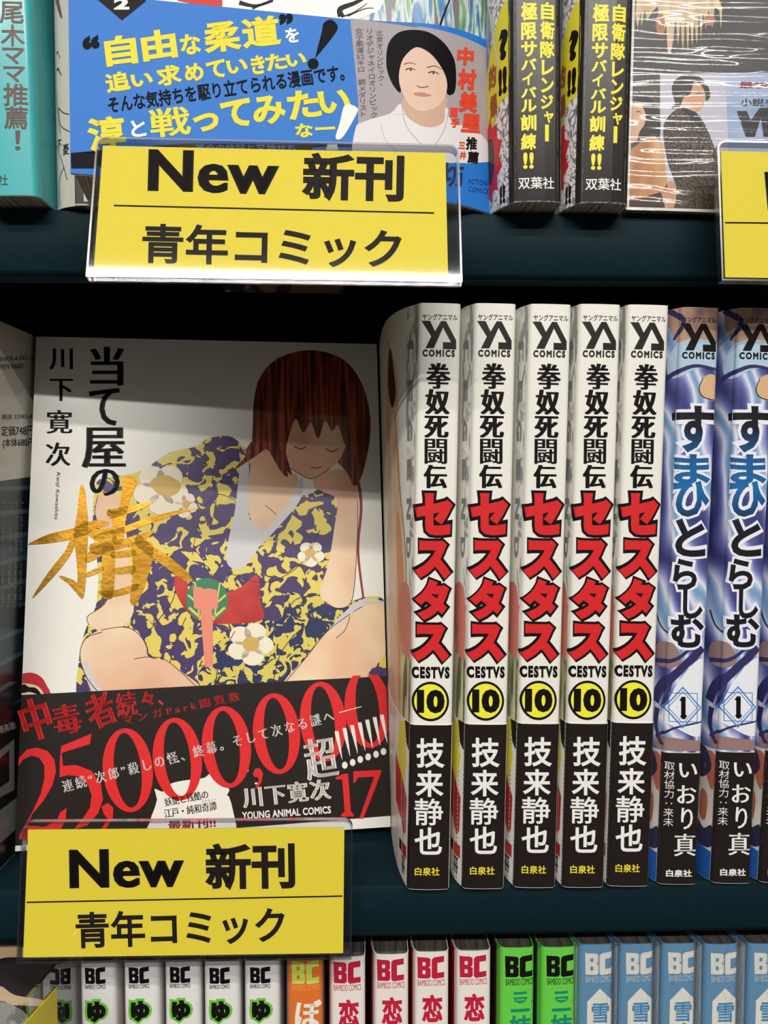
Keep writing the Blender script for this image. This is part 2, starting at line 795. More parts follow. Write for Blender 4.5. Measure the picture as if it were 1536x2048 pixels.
def dots_build(n, l, co):
    v = n.new('ShaderNodeTexVoronoi')
    v.inputs['Scale'].default_value = 700
    v.inputs['Randomness'].default_value = 0.05
    l.new(mapped(n, l, co, (1, 1, 1)), v.inputs['Vector'])
    return ramp(n, l, v.outputs['Distance'], [(0.0, (40, 40, 40)), (0.22, (232, 230, 224))], 'CONSTANT')


dots_m = ramp_mat('dotted_white_print', dots_build, 0.35)


def ya_logo():
    Zt = lambda pts: sc(pts, 740, 590, 3.4125)
    y_ = ngon(*Zt([(352, 183), (408, 183), (442, 252), (483, 183), (516, 183), (434, 363), (378, 363), (417, 285)]))
    a_ = ngon(*Zt([(483, 183), (516, 183), (585, 308), (585, 368), (495, 368), (495, 322), (550, 322), (498, 228)]))
    return [y_, a_]


COMICS_G = lambda: fb(glyphs('COMICS', .055, 1.35), 845, 699, 909, 713)


def fighter(root, a0=3.4, a1=3.4, c=5.0, wide=False):
    sp = Spine(W1, 182, a0=a0, a1=a1, c=c, conv=conv1)
    spine_book(root, sp, WHITE)
    L = 16 if wide else 9
    # left cover art
    decal('flame_print', sp, [blob((-.3, 181), (-.2, 150), (-.4, 118), (-.3, 92), (-1.4, 74), (-2.6, 84), (-2.2, 110), (-3.6, 128), (-5, 150), (-4.6, 181), n=8)], grey_flame, root, .03, raw=True)
    lt = []
    for i, ch in enumerate('LEGEND OF'):
        if ch == ' ':
            continue
        p, t = fit(glyphs(ch, .05), 0, 0, 6.6, 2.6, -90)
        p = np.stack([p[:, 0] - 2.9, -p[:, 1] + 168 - i * 12.2], 1)
        lt.append((p, t))
    decal('subtitle_lettering', sp, lt, M((128, 128, 126)), root, .06, raw=True)
    if wide:
        decal('figure_print', sp, [blob((-14, 166), (-11, 150), (-9, 128), (-4.6, 108), (-3.4, 90), (-3.8, 60), (-7, 44), (-30, 44), (-34, 110), (-30, 172), n=8)], skin_print, root, .03, raw=True)
        decal('dark_braid_print', sp, [blob((-19, 171), (-16, 166), (-13, 156), (-18, 152), (-24, 160), (-22, 170), n=6), line([(-14, 150), (-10, 128), (-6, 112), (-4, 96), (-5, 70)], .5, .25)], M((70, 40, 34)), root, .05, raw=True)
        decal('orange_fold_print', sp, [blob((-12, 118), (-7, 106), (-5, 84), (-7, 62), (-11, 58), (-12, 90), n=6)], M((222, 146, 104)), root, .055, raw=True)
    decal('hair_print', sp, [blob((-.4, 84), (-.3, 60), (-1, 50), (-6, 50), (-9, 60), (-7, 80), (-3, 90), n=6)], hair_print, root, .065, raw=True)
    decal('pink_scarf_print', sp, [blob((-.9, 90), (-1, 74), (-2.6, 72), (-8, 76), (-10, 92), (-4, 96), n=6)], M((214, 128, 116)), root, .07, raw=True)
    # title and logos on the spine
    decal('imprint_lettering', sp, [fb(glyphs('ヤングアニマル', .01), 845, 630, 914, 642)], INK, root)
    decal('imprint_logo', sp, ya_logo() + [COMICS_G()], M((30, 28, 26), .35), root)
    decal('series_lettering', sp, [fb(mincho(glyphs(ch, .006 if ch != '闘' else 0), .046 if ch != '闘' else .026), x0, y0, x1, y1) for ch, x0, y0, x1, y1 in (
        ('拳', 852, 725, 901, 775), ('奴', 850, 776, 899, 825), ('死', 848, 828, 897, 871), ('闘', 849, 873, 894, 922), ('伝', 847, 924, 894, 970))], INK, root)
    tt = [('セ', 831, 980, 906, 1063, 0), ('ス', 829, 1073, 902, 1150, 0), ('タ', 829, 1150, 899, 1232, 0), ('ス', 824, 1240, 899, 1316, 0)]
    decal('title_outline', sp, [fb(glyphs(ch, .15), x0 - 5.5, y0 - 5.5, x1 + 5.5, y1 + 5.5) for ch, x0, y0, x1, y1, r_ in tt], INK, root, .07, clip=(-.8, 13.4, 0, 182))
    decal('title_lettering', sp, [fb(glyphs(ch, .07), x0, y0, x1, y1) for ch, x0, y0, x1, y1, r_ in tt], RED, root, .11)
    decal('latin_title_lettering', sp, [fb(glyphs('CESTVS', .062, 1.25), 824, 1325, 900, 1349)], INK, root)
    decal('volume_ring', sp, [poly(ell(861.5, 1395, 37.5, 40), ell(861.5, 1395, 33, 35))], INK, root, .08)
    decal('volume_disc', sp, [poly(ell(861.5, 1395, 33, 35))], M((242, 236, 60)), root, .08)
    decal('volume_number', sp, [fb(glyphs('10', .06, .92), 834, 1371, 890, 1419)], INK, root, .12)
    # paper band
    zt = conv1(840, 1442)[1]
    sheet('paper_band', sp, spine_s(sp, -70, W1 + 40), [0.15, 20, 40, zt], .22, .12, dots_m, root, 'dotted white paper band with black spine')
    decal('band_spine_print', sp, [rect(0.05, 0.3, W1 - .35, zt - .1)], M((30, 22, 20), .36, coat=.3), root, .27, raw=True)
    decal('band_cover_print', sp, [ngon((-1.0, zt), (-3.5, zt - 6), (-1.6, zt - 12), (-4.5, zt - 22), (-3, zt - 28), (-12, zt - 16), (-9, zt - 2))], M((224, 216, 60)), root, .27, raw=True, clip=(-40, 40, .3, zt))
    decal('band_red_print', sp, [ngon((-1.2, 28), (-1.6, 17), (-2.6, 16), (-2.6, 30)), ngon((-3.0, 30), (-3.0, 15), (-6, 18), (-6, 34)), ngon((-6.6, 34), (-6.6, 19), (-15, 22), (-15, 38)), rect(-5, 8.5, -.9, 12.5)], M((176, 28, 30)), root, .29, raw=True)
    decal('band_black_print', sp, [ngon((-.05, zt), (-.05, zt - 9), (-2, zt - 7), (-3.4, zt)), rect(-5, 2.6, -4.4, 8), rect(-3.8, 2.6, -3.4, 8), rect(-2.8, 2.6, -2.4, 8), rect(-5.4, 4.6, -2.0, 5.2), rect(-5.4, 7.4, -2, 7.9), rect(-9, 8.6, -6, 12)], INK, root, .29, raw=True)
    decal('author_lettering', sp, [fb(glyphs(ch, .022 if ch != '静' else .01), x0, y0, x1, y1) for ch, x0, y0, x1, y1 in (
        ('技', 833, 1469, 890, 1529), ('来', 831, 1534, 888, 1588), ('静', 829, 1591, 887, 1646), ('也', 829, 1650, 885, 1706))], M((238, 236, 232)), root, .31)
    decal('publisher_lettering', sp, [fb(glyphs('白泉社', .016), 830, 1732, 880, 1749)], YEL, root, .31)
    nest(root, 'paper_band', 'band_', 'author_lettering', 'publisher_lettering')


fl = []
tops = [837, 948, 1059, 1158, 1255]
bots = [815, 925, 1028, 1125, 1215]
lab = ['white spine comic with bold red title, leftmost of the five, its front cover flaring open',
       'white spine comic with bold red title, second of the five from the left',
       'white spine comic with bold red title, middle one of the five',
       'white spine comic with bold red title, fourth of the five from the left',
       'white spine comic with bold red title, rightmost of the five, beside the blue spines']
GF = 'white spine comics with red title in the middle row'


def place_spine(root, xt, yt, xb, yb, Y, zb):
    a, b = on_y(xt, yt, Y), on_y(xb, yb, Y)
    root.location = Vector((b.x, Y, zb)) * K
    root.rotation_euler = (0, math.atan2(a.x - b.x, a.z - b.z), 0)


f1 = empty('comic_book', (0, 0, 0), label=lab[0], cat='book', group=GF)
fighter(f1, 3.8, 10.6, 14, True)
place_spine(f1, tops[0], 609, bots[0], 1779, 236.9, Z2)
for i, (a0, a1) in enumerate(((2.8, 3.7), (2.3, 3.1), (1.5, 1.9), (.6, 1.7))):
    o = empty('comic_book', (0, 0, 0), label=lab[i + 1], cat='book', group=GF)
    fighter(o, a0, a1)
    place_spine(o, tops[i + 1], 612, bots[i + 1], 1777 - (i > 0) * 2, 236.9 + (0, .3, 0, .4)[i], Z2)

# ------------------------------------------------------------------ middle row: blue-violet spines
W2 = 12.2


def conv2(x, y):
    xl = 1362 + (y - 613) * (1316 - 1362) / 1158.0
    return ((x - xl) * W2 / 77.0, (1771 - y) / 1158.0 * 182)


def swirl(n, l, co):
    nz_ = n.new('ShaderNodeTexWave')
    nz_.wave_type = 'BANDS'
    nz_.inputs['Scale'].default_value = 22
    nz_.inputs['Distortion'].default_value = 11
    nz_.inputs['Detail'].default_value = 2.5
    nz_.inputs['Detail Scale'].default_value = .9
    l.new(mapped(n, l, co, (2.0, .6, .7), (0, R(35), 0)), nz_.inputs['Vector'])
    return ramp(n, l, nz_.outputs['Fac'], [(0.0, (62, 66, 122)), (.25, (104, 110, 172)), (.5, (160, 166, 208)), (.75, (226, 228, 240)), (1, (120, 158, 200))])


swirl_m = ramp_mat('blue_violet_painted_print', swirl, .33, .3)


def z_fac(n, l, co, z0, z1):
    s_ = n.new('ShaderNodeSeparateXYZ')
    l.new(co, s_.inputs[0])
    m_ = n.new('ShaderNodeMapRange')
    m_.inputs[1].default_value = z0 * K
    m_.inputs[2].default_value = z1 * K
    l.new(s_.outputs['Z'], m_.inputs[0])
    return m_.outputs[0]


blue_grad = ramp_mat('black_and_blue_ink', lambda n, l, co: ramp(n, l, z_fac(n, l, co, 110, 150), [(0.0, (22, 22, 28)), (.12, (22, 26, 40)), (.38, (24, 104, 166)), (.62, (22, 92, 150)), (.86, (18, 22, 34)), (1, (18, 18, 22))]), .4)
sui = [('す', 1349, 808, 1428, 900, 0), ('ま', 1350, 903, 1420, 962, 0), ('ひ', 1348, 955, 1418, 1027, 0), ('と', 1350, 1030, 1410, 1106, 0),
       ('ら', 1346, 1110, 1393, 1172, 0), ('し', 1365, 1168, 1405, 1230, 0), ('む', 1342, 1222, 1408, 1288, 0)]


def wrestler(root):
    sp = Spine(W2, 181.5, a0=2.6, a1=3.8, c=4.0, conv=conv2)
    spine_book(root, sp, swirl_m)
    bx = lambda pts: [conv2(x, y) for x, y in pts]
    decal('tan_corner_print', sp, [ngon(*sc([(700, 80), (1045, 80), (1035, 330), (880, 300), (760, 320), (700, 200)], 1136, 590, 3.4125))], noise_mat('tan_violet_print', 120, [(.35, (120, 92, 118)), (.5, (178, 140, 122)), (.65, (196, 160, 132))], (1, 1, .5), (0, R(40), 0), rough=.33), root, .04)
    decal('pale_blue_print', sp, [blob(*sc([(690, 480), (760, 330), (900, 300), (1030, 340), (1030, 470), (860, 500), (740, 560)], 1136, 590, 3.4125))], M((176, 200, 220), .33), root, .05)
    decal('violet_streak_print', sp, [line(sc([(700, 90), (790, 180), (740, 300)], 1136, 590, 3.4125), 12, 4), line(sc([(680, 560), (850, 480), (1020, 500)], 1136, 590, 3.4125), 10, 4),
                                      line(sc([(590, 720), (640, 600), (760, 470), (905, 330)], 1136, 1190, 3.3575), 20, 14), line(sc([(590, 440), (740, 400), (900, 250)], 1136, 1190, 3.3575), 10, 4), line(sc([(640, 740), (680, 620), (700, 560)], 1136, 1190, 3.3575), 4, 2), line(sc([(590, 100), (640, 200), (720, 260)], 1136, 1190, 3.3575), 5, 2),
                                      line(sc([(600, 960), (700, 880), (905, 830)], 1136, 1190, 3.3575), 6, 3),
                                      line(sc([(610, 760), (600, 880), (640, 1000)], 1136, 1190, 3.3575), 12, 6)], M((52, 48, 96), .33), root, .06)
    decal('brown_print', sp, [blob(*sc([(600, 330), (700, 300), (760, 420), (690, 470), (590, 450)], 1136, 1190, 3.3575)), ngon(*sc([(600, 930), (890, 960), (890, 1030), (600, 1030)], 1136, 1190, 3.3575))], M((150, 120, 118), .33), root, .055)
    decal('white_print', sp, [blob(*sc([(740, 560), (905, 400), (900, 700), (890, 930), (700, 860), (640, 800)], 1136, 1190, 3.3575))], M((232, 234, 240), .33), root, .058)
    decal('ear_print', sp, [blob(*sc([(890, 640), (915, 560), (975, 530), (1020, 570), (1020, 700), (930, 690)], 1136, 590, 3.4125))], M((216, 176, 136), .33), root, .06)
    decal('ear_outline_print', sp, [line(sc([(915, 560), (890, 630), (920, 685), (1015, 705)], 1136, 590, 3.4125), 1.6)], INK, root, .08)
    decal('imprint_lettering', sp, [fb(glyphs('ヤングアニマル', .01), 1364, 635, 1430, 646)], INK, root)
    lg = []
    for p, t in ya_logo() + [COMICS_G()]:
        q = p.copy()
        q[:, 0] += 519
        q[:, 1] += 4
        lg.append((q, t))
    decal('imprint_logo', sp, lg, INK, root)
    decal('title_glow', sp, [fb(glyphs(ch, .12), x0 - 5, y0 - 5, x1 + 5, y1 + 5) for ch, x0, y0, x1, y1, r_ in sui], M((234, 234, 246)), root, .07, clip=(0.1, 12.1, 0, 181))
    decal('title_lettering', sp, [fb(glyphs(ch, .035), x0, y0, x1, y1) for ch, x0, y0, x1, y1, r_ in sui], blue_grad, root, .1)
    decal('diamond_frame', sp, [poly([(1365, 1366), (1403, 1409), (1365, 1451), (1327, 1409)], [(1365, 1370), (1399.5, 1409), (1365, 1447), (1330.5, 1409)]),
                                poly([(1365, 1375), (1395, 1409), (1365, 1442), (1335, 1409)], [(1365, 1377), (1393, 1409), (1365, 1440), (1337, 1409)]),
                                poly([(1337, 1379), (1395, 1379), (1395, 1438), (1337, 1438)], [(1338.5, 1380.5), (1393.5, 1380.5), (1393.5, 1436.5), (1338.5, 1436.5)])], M((70, 130, 196)), root, .09)
    decal('volume_number', sp, [fit(glyphs('I', .05), 1366, 1409, 9, 44), ngon((1358, 1393), (1366, 1386), (1371, 1394), (1364, 1398)), ngon((1359, 1426), (1367, 1420), (1374, 1426), (1367, 1433))], INK, root, .1)
    zt = conv2(1330, 1500)[1]
    sheet('paper_band', sp, spine_s(sp, -60, W2 + 40), [0.15, 20, zt], .2, .12, noise_mat('pale_band_print', 50, [(.4, (196, 190, 186)), (.6, (226, 222, 216))], rough=.35), root, 'paper band with black spine and coloured cover side')
    decal('band_spine_print', sp, [rect(0.02, 0.3, W2 - .1, zt - .1)], M((30, 22, 20), .36, coat=.3), root, .25, raw=True)
    decal('band_blue_print', sp, [ngon((-.02, .3), (-.02, 9.5), (-6, 10.5), (-30, 10), (-30, .3))], M((24, 88, 168)), root, .25, raw=True)
    decal('band_violet_print', sp, [blob((-.1, 18), (-.1, 11), (-6, 11), (-7, 19), (-3, 16), n=4), blob((-3, 42), (-1, 36), (-5, 32), (-8, 36), (-7, 42), n=4)], M((42, 40, 72)), root, .26, raw=True)
    decal('band_tan_print', sp, [blob((-.1, 41), (-.1, 30), (-2, 32), (-4, 40), n=4), blob((-2, 27), (-2.4, 19), (-5, 20), (-4.6, 28), n=4)], M((168, 92, 74)), root, .255, raw=True)
    decal('author_lettering', sp, [fb(mincho(glyphs(ch, .0), .02), x0, y0, x1, y1) for ch, x0, y0, x1, y1 in (
        ('い', 1357, 1521, 1394, 1550), ('お', 1353, 1566, 1392, 1603), ('り', 1361, 1612, 1385, 1656), ('真', 1347, 1665, 1391, 1711))], M((238, 236, 232)), root, .29)
    decal('credit_lettering', sp, [fb(vcol(list('取材協力：来未'), 0), 1328, 1519, 1347, 1650, -1.5)], M((226, 224, 220)), root, .29)
    decal('publisher_lettering', sp, [fb(glyphs('白泉社', .03), 1331, 1739, 1383, 1754)], M((238, 236, 232)), root, .29)
    nest(root, 'paper_band', 'band_', 'author_lettering', 'credit_lettering', 'publisher_lettering')


GW = 'blue violet spine comics in the middle row'
w1 = empty('comic_book', (0, 0, 0), label='blue violet painted spine comic touching the white spines, leftmost of its kind', cat='book', group=GW)
wrestler(w1)
place_spine(w1, 1362, 613, 1316, 1771, 238.0, Z2)
for i, (xt, xb) in enumerate(((1477, 1424), (1590, 1519))):
    o = copy_tree(w1)
    o['label'] = ['blue violet painted spine comic, second of its kind, whole brush title in view', 'blue violet painted spine comic cut off by the right edge of the photo'][i]
    place_spine(o, xt, 614, xb, 1769, 238.2, Z2)

# ------------------------------------------------------------------ bottom row
Y3 = 252.9
W3 = 11.7


def bc_logo(x0, y0, x1, y1):
    """block letters B and C"""
    f = lambda pts: [(x0 + (x1 - x0) * a / 100, y0 + (y1 - y0) * b / 100) for a, b in pts]
    B = poly(f([(0, 4), (40, 6), (48, 12), (48, 44), (42, 50), (49, 56), (49, 90), (42, 98), (2, 98)]), f([(19, 26), (30, 26), (30, 42), (19, 42)]), f([(19, 62), (30, 62), (30, 79), (19, 79)]))
    Cc = poly(f([(62, 5), (99, 0), (99, 27), (74, 30), (74, 74), (100, 71), (100, 96), (60, 100), (53, 92), (53, 14)]))
    return [B, Cc]


def low_book(root, kind):
    H = 182
    left, top = {'g': (159, 1921), 'o': (573, 1915), 'r': (661, 1913), 'n': (1000, 1895), 'b': (1158, 1888)}[kind]
    sc_ = on_y(left + 100, top + 40, Y3).x - on_y(left, top + 40, Y3).x
    zt = on_y(left, top, Y3).z

    def conv(x, y):
        return ((x - left) * sc_ / 100, H + (on_y(left, y, Y3).z - zt))
    sp = Spine(W3, H, a0=1.0, a1=1.0, c=2.5, r=1.6, bulge=.45, conv=conv)
    jm = {'g': M((232, 230, 228), .3, coat=.5), 'o': M((228, 118, 44), .3, coat=.5), 'r': M((236, 230, 222), .3, coat=.5), 'n': M((104, 208, 72), .3, coat=.5), 'b': M((98, 146, 184), .3, coat=.3)}[kind]
    spine_book(root, sp, jm, PAGES_SHADED, 1.2)
    if kind == 'g':
        decal('cover_edge_print', sp, [rect(-40, 1, -2.2, 181)], noise_mat('pink_green_cover_print', 40, [(.4, (206, 130, 150)), (.6, (150, 196, 160))], rough=.35), root, .04, raw=True)
        decal('imprint_logo', sp, bc_logo(170, 1933, 211, 1967), INK, root)
        decal('imprint_lettering', sp, [fb(glyphs('BAMBOO COMICS', .01), 170, 1968, 211, 1976.5, 1)], INK, root)
        decal('title_outline', sp, [fb(glyphs('ゆ', .14), 168, 1996, 216, 2048)], M((112, 200, 52)), root, .07)
        decal('title_lettering', sp, [fb(glyphs('ゆ', .075), 173, 2001, 211, 2043)], INK, root, .1)
    if kind == 'o':
        decal('cover_edge_print', sp, [rect(-40, 1, -1.0, 181)], M((176, 190, 200), .35), root, .04, raw=True)
        decal('right_cover_print', sp, [rect(W3, 1, 50, 181)], M((206, 190, 190), .35), root, .04, raw=True)
        decal('imprint_logo', sp, bc_logo(581, 1918.5, 636, 1966), M((206, 222, 92)), root)
        decal('imprint_lettering', sp, [fb(glyphs('BAMBOO COMICS', .0), 583, 1967, 637, 1978, 1)], M((238, 160, 100)), root)
        decal('title_lettering', sp, [fb(mincho(glyphs('ぼ', .02), .02), 588, 1998, 640, 2054, 0, .05)], M((244, 240, 232)), root, .1)
    if kind == 'r':
        decal('red_cover_print', sp, [rect(-60, 1, -1.2, 181), rect(W3 - .1, 1, 60, 181)], M((176, 20, 44), .33, coat=.3), root, .04, raw=True)
        decal('imprint_logo', sp, bc_logo(667, 1921, 721, 1966), M((190, 28, 62)), root)
        decal('imprint_lettering', sp, [fb(glyphs('BAMBOO COMICS', .0), 668, 1967.5, 722, 1980, 1)], M((190, 28, 62)), root)
        decal('title_lettering', sp, [fb(glyphs('恋', .04), 676, 1997, 718, 2052)], M((196, 28, 62)), root)
    if kind == 'n':
        decal('dark_cover_print', sp, [rect(-60, 1, -2.0, 181)], M((60, 40, 66), .35), root, .04, raw=True)
        decal('imprint_logo', sp, bc_logo(1010, 1909, 1065, 1953), INK, root)
        decal('imprint_lettering', sp, [fb(glyphs('BAMBOO COMICS', .0), 1012, 1955, 1066, 1968, 1)], INK, root)
        decal('title_lettering', sp, [line([(1027, 1984), (1054, 1983)], 5, 5, False), ngon((1027, 1992), (1055, 1991), (1052, 2000), (1040, 2004), (1030, 2000)), line([(1022, 2018), (1060, 2017)], 6, 6, False), fb(glyphs('姉', .03), 1020, 2027, 1062, 2072)], M((14, 138, 110)), root)
        decal('slot_print', sp, [rect(1032, 1995.5, 1050, 1998)], M((104, 208, 72)), root, .1)
        decal('reading_lettering', sp, [fb(glyphs('ヒ'), 1063, 1999, 1067, 2004), fb(glyphs('ノ'), 1064, 2026, 1067, 2031)], M((14, 120, 100)), root)
    if kind == 'b':
        decal('white_cover_print', sp, [rect(-60, 1, -.2, 181)], M((206, 206, 206), .33, coat=.3), root, .04, raw=True)
        decal('imprint_logo', sp, bc_logo(1170, 1903, 1224, 1948), M((226, 224, 216)), root)
        decal('imprint_lettering', sp, [fb(glyphs('BAMBOO COMICS', .0), 1172, 1950, 1224, 1962, 1)], M((196, 208, 216)), root)
        decal('house_print', sp, [ngon((1200, 1974), (1226, 2000), (1226, 2080), (1175, 2080), (1175, 2000))], M((232, 230, 220)), root, .06)
        decal('title_lettering', sp, [fb(glyphs('雪', .02), 1184, 2003, 1219, 2042)], M((70, 140, 190)), root, .1)
        decal('black_dot_print', sp, [poly(ell(1204, 2052, 7, 7))], INK, root, .1)
        film(sp, spine_s(sp, -3, W3 + 3), [0, 60, 120, 140, 160, 182.2], .3, FILM2, root)


def low_place(o, x, y, i):
    p = on_y(x, y, Y3)
    o.location = Vector((p.x, Y3 + (i % 3) * .25, Z3)) * K
    o.scale = (1, 1, (p.z - Z3) / 182.0)


ro = ['leftmost', 'second', 'third', 'fourth', 'fifth']
sets = [('g', [159, 246, 328, 408, 489], 1921, 'white spine comic with green outlined black letter below the lower yellow sign, %s of five', 'white and green spine comics in the bottom row', 5),
        ('o', [575], 1916, 'orange spine comic with yellow green logo in the bottom row', None, 1),
        ('r', [661, 748, 829, 913], 1905, 'white spine comic with crimson logo and red cover sides, %s of four', 'crimson logo comics in the bottom row', 4),
        ('n', [1000, 1083], 1895, 'bright green spine comic with black logo, %s of two', 'green spine comics in the bottom row', 2),
        ('b', [1158, 1240, 1325, 1409, 1497, 1585], 1888, 'film wrapped light blue spine comic with white logo, %s from the left', 'light blue spine comics in the bottom row', 6)]
wd = {5: ['leftmost', 'second', 'middle', 'fourth', 'rightmost'], 4: ['leftmost', 'second', 'third', 'rightmost'], 2: ['left', 'right'], 6: ['first', 'second', 'third', 'fourth', 'fifth', 'sixth'], 1: ['']}
for kind, xs, y, lb, grp, n_ in sets:
    proto = None
    for i, x in enumerate(xs):
        if x > 1536:
            continue
        l_ = lb % wd[n_][i] if '%s' in lb else lb
        if proto is None:
            o = proto = empty('comic_book', (0, 0, 0), label=l_, cat='book')
            low_book(o, kind)
        else:
            o = copy_tree(proto)
            o['label'] = l_
        if grp:
            o['group'] = grp
        low_place(o, x, y if kind != 'r' else 1913 - i * 4, i)
#PART2
# ------------------------------------------------------------------ middle row: comic shown face on
A = empty('comic_book', (-117.6, 258.6, -125.6), (-11.4, -0.1, 6.5), label='comic shown face on with robed seated figure, gold brush lettering and black paper band', cat='book')
TA = 16
fa = Face(A, 128, 182, TA)
face_book(A, fa, WHITE, TA)
z3 = lambda pts: sc(pts, 0, 600, 3.4125)
z4 = lambda pts: sc(pts, 380, 640, 3.414)
z5 = lambda pts: sc(pts, 0, 1150, 3.657)
z6 = lambda pts: sc(pts, 380, 1200, 3.491)


def robe_build(n, l, co):
    f = noise(n, l, mapped(n, l, co, (1, 1, 1)), 170, 2, 1.2)
    return ramp(n, l, f, [(0.0, (226, 206, 96)), (0.455, (222, 200, 92)), (0.47, (72, 56, 104)), (1.0, (66, 52, 100))], 'CONSTANT')


robe = ramp_mat('floral_robe_print', robe_build, .36, .2)
robe_b = noise_mat('blue_floral_robe_print', 210, [(0.0, (218, 200, 92)), (0.46, (212, 196, 90)), (0.475, (44, 52, 92)), (1.0, (40, 48, 92))], dist=1.6, interp='CONSTANT', rough=.36)
hair_m = noise_mat('auburn_hair_print', 300, [(.38, (62, 18, 15)), (.5, (120, 42, 30)), (.6, (168, 78, 56))], (2, 1, .1), rough=.36, coat=.2)
SKIN = noise_mat('skin_print', 34, [(.35, (226, 172, 140)), (.5, (232, 194, 160)), (.65, (238, 212, 178))], rough=.36, coat=.2)
KA = dict(clip=(0.05, 127.95, .1, 181.9))
decal('hair_strand_print', fa, [line([(700, 900), (722, 1000), (716, 1100), (728, 1205)], 7, 4), line([(540, 1160), (560, 1210), (570, 1262)], 12, 4), line([(545, 1165), (535, 1210), (540, 1250)], 7, 3), line([(392, 912), (420, 938), (470, 930), (505, 885)], 5, 7)], M((150, 50, 42), .36), A, .04)
decal('robe_print', fa, [blob((190, 972), (215, 955), (262, 948), (292, 936), (340, 905), (392, 893), (412, 878), (452, 872), (478, 884), (520, 930), (600, 990), (645, 976), (672, 1000), (676, 1060), (662, 1130), (655, 1185), (690, 1205), (735, 1193), (768, 1204), (785, 1290), (785, 1375), (740, 1385), (500, 1385), (200, 1395), (155, 1395), (158, 1320), (170, 1262), (192, 1210), (196, 1140), (186, 1060), n=4)], robe, A, .05, **KA)
decal('lower_robe_print', fa, [blob((560, 1240), (575, 1185), (620, 1195), (650, 1180), (662, 1212), (742, 1194), (766, 1204), (700, 1232), (655, 1262), (612, 1312), (566, 1372), (430, 1390), (395, 1350), (420, 1300), (500, 1240))], robe_b, A, .055, **KA)
decal('robe_lining_print', fa, [blob((486, 915), (498, 930), (497, 990), (500, 1040), (526, 1068), (508, 1110), (480, 1138), (455, 1128), (455, 1090), (470, 1020), (478, 950)), blob((606, 958), (600, 1000), (560, 1050), (515, 1096), (510, 1078), (560, 1030), (588, 985), (596, 962)),
                                blob((765, 1202), (728, 1198), (700, 1214), (664, 1252), (672, 1256), (708, 1222), (740, 1208), (766, 1212)), blob((172, 1318), (168, 1340), (188, 1392), (210, 1392), (184, 1350))], M((206, 204, 206), .36), A, .08)
decal('chest_skin_print', fa, [blob((505, 905), (530, 880), (580, 940), (596, 955), (594, 1000), (560, 1035), (525, 1068), (502, 1040), (497, 990), (500, 940))], SKIN, A, .07)
decal('left_arm_print', fa, [blob((195, 995), (215, 984), (240, 1000), (252, 1060), (262, 1150), (268, 1205), (262, 1236), (238, 1258), (205, 1264), (178, 1248), (174, 1232), (190, 1222), (212, 1204), (220, 1150), (204, 1080), (190, 1020))], SKIN, A, .075)
decal('left_knee_print', fa, [blob((160, 1305), (172, 1277), (202, 1260), (248, 1255), (275, 1266), (292, 1290), (298, 1314), (335, 1322), (365, 1345), (398, 1378), (300, 1400), (200, 1395), (172, 1352))], SKIN, A, .08, **KA)
decal('right_knee_print', fa, [blob((566, 1372), (612, 1315), (655, 1262), (700, 1228), (742, 1208), (775, 1210), (785, 1260), (770, 1308), (738, 1345), (730, 1375), (640, 1385))], SKIN, A, .08, **KA)
decal('right_arm_print', fa, [blob((628, 955), (650, 942), (690, 940), (708, 960), (716, 1000), (714, 1090), (708, 1178), (698, 1210), (672, 1216), (648, 1202), (640, 1180), (656, 1130), (668, 1060), (674, 1002), (650, 985), (630, 975))], SKIN, A, .085)
decal('hair_print', fa, [blob((505, 860), (508, 800), (520, 755), (548, 722), (592, 704), (640, 702), (690, 722), (724, 768), (740, 830), (738, 890), (724, 950), (708, 972), (690, 940), (640, 900), (570, 900), (576, 952), (560, 940), (535, 900), (515, 910), (470, 938), (500, 900), n=5)], hair_m, A, .09)
decal('face_print', fa, [blob((568, 838), (572, 800), (620, 780), (680, 800), (692, 850), (690, 895), (672, 928), (640, 950), (618, 957), (590, 942), (572, 912))], SKIN, A, .095)
decal('fringe_print', fa, [blob((556, 860), (560, 790), (590, 752), (640, 742), (690, 768), (712, 820), (708, 880), (698, 860), (690, 890), (676, 850), (664, 862), (650, 842), (636, 878), (622, 845), (606, 866), (592, 838), (578, 872), (572, 905), (584, 950), (566, 925), n=4)], hair_m, A, .1)
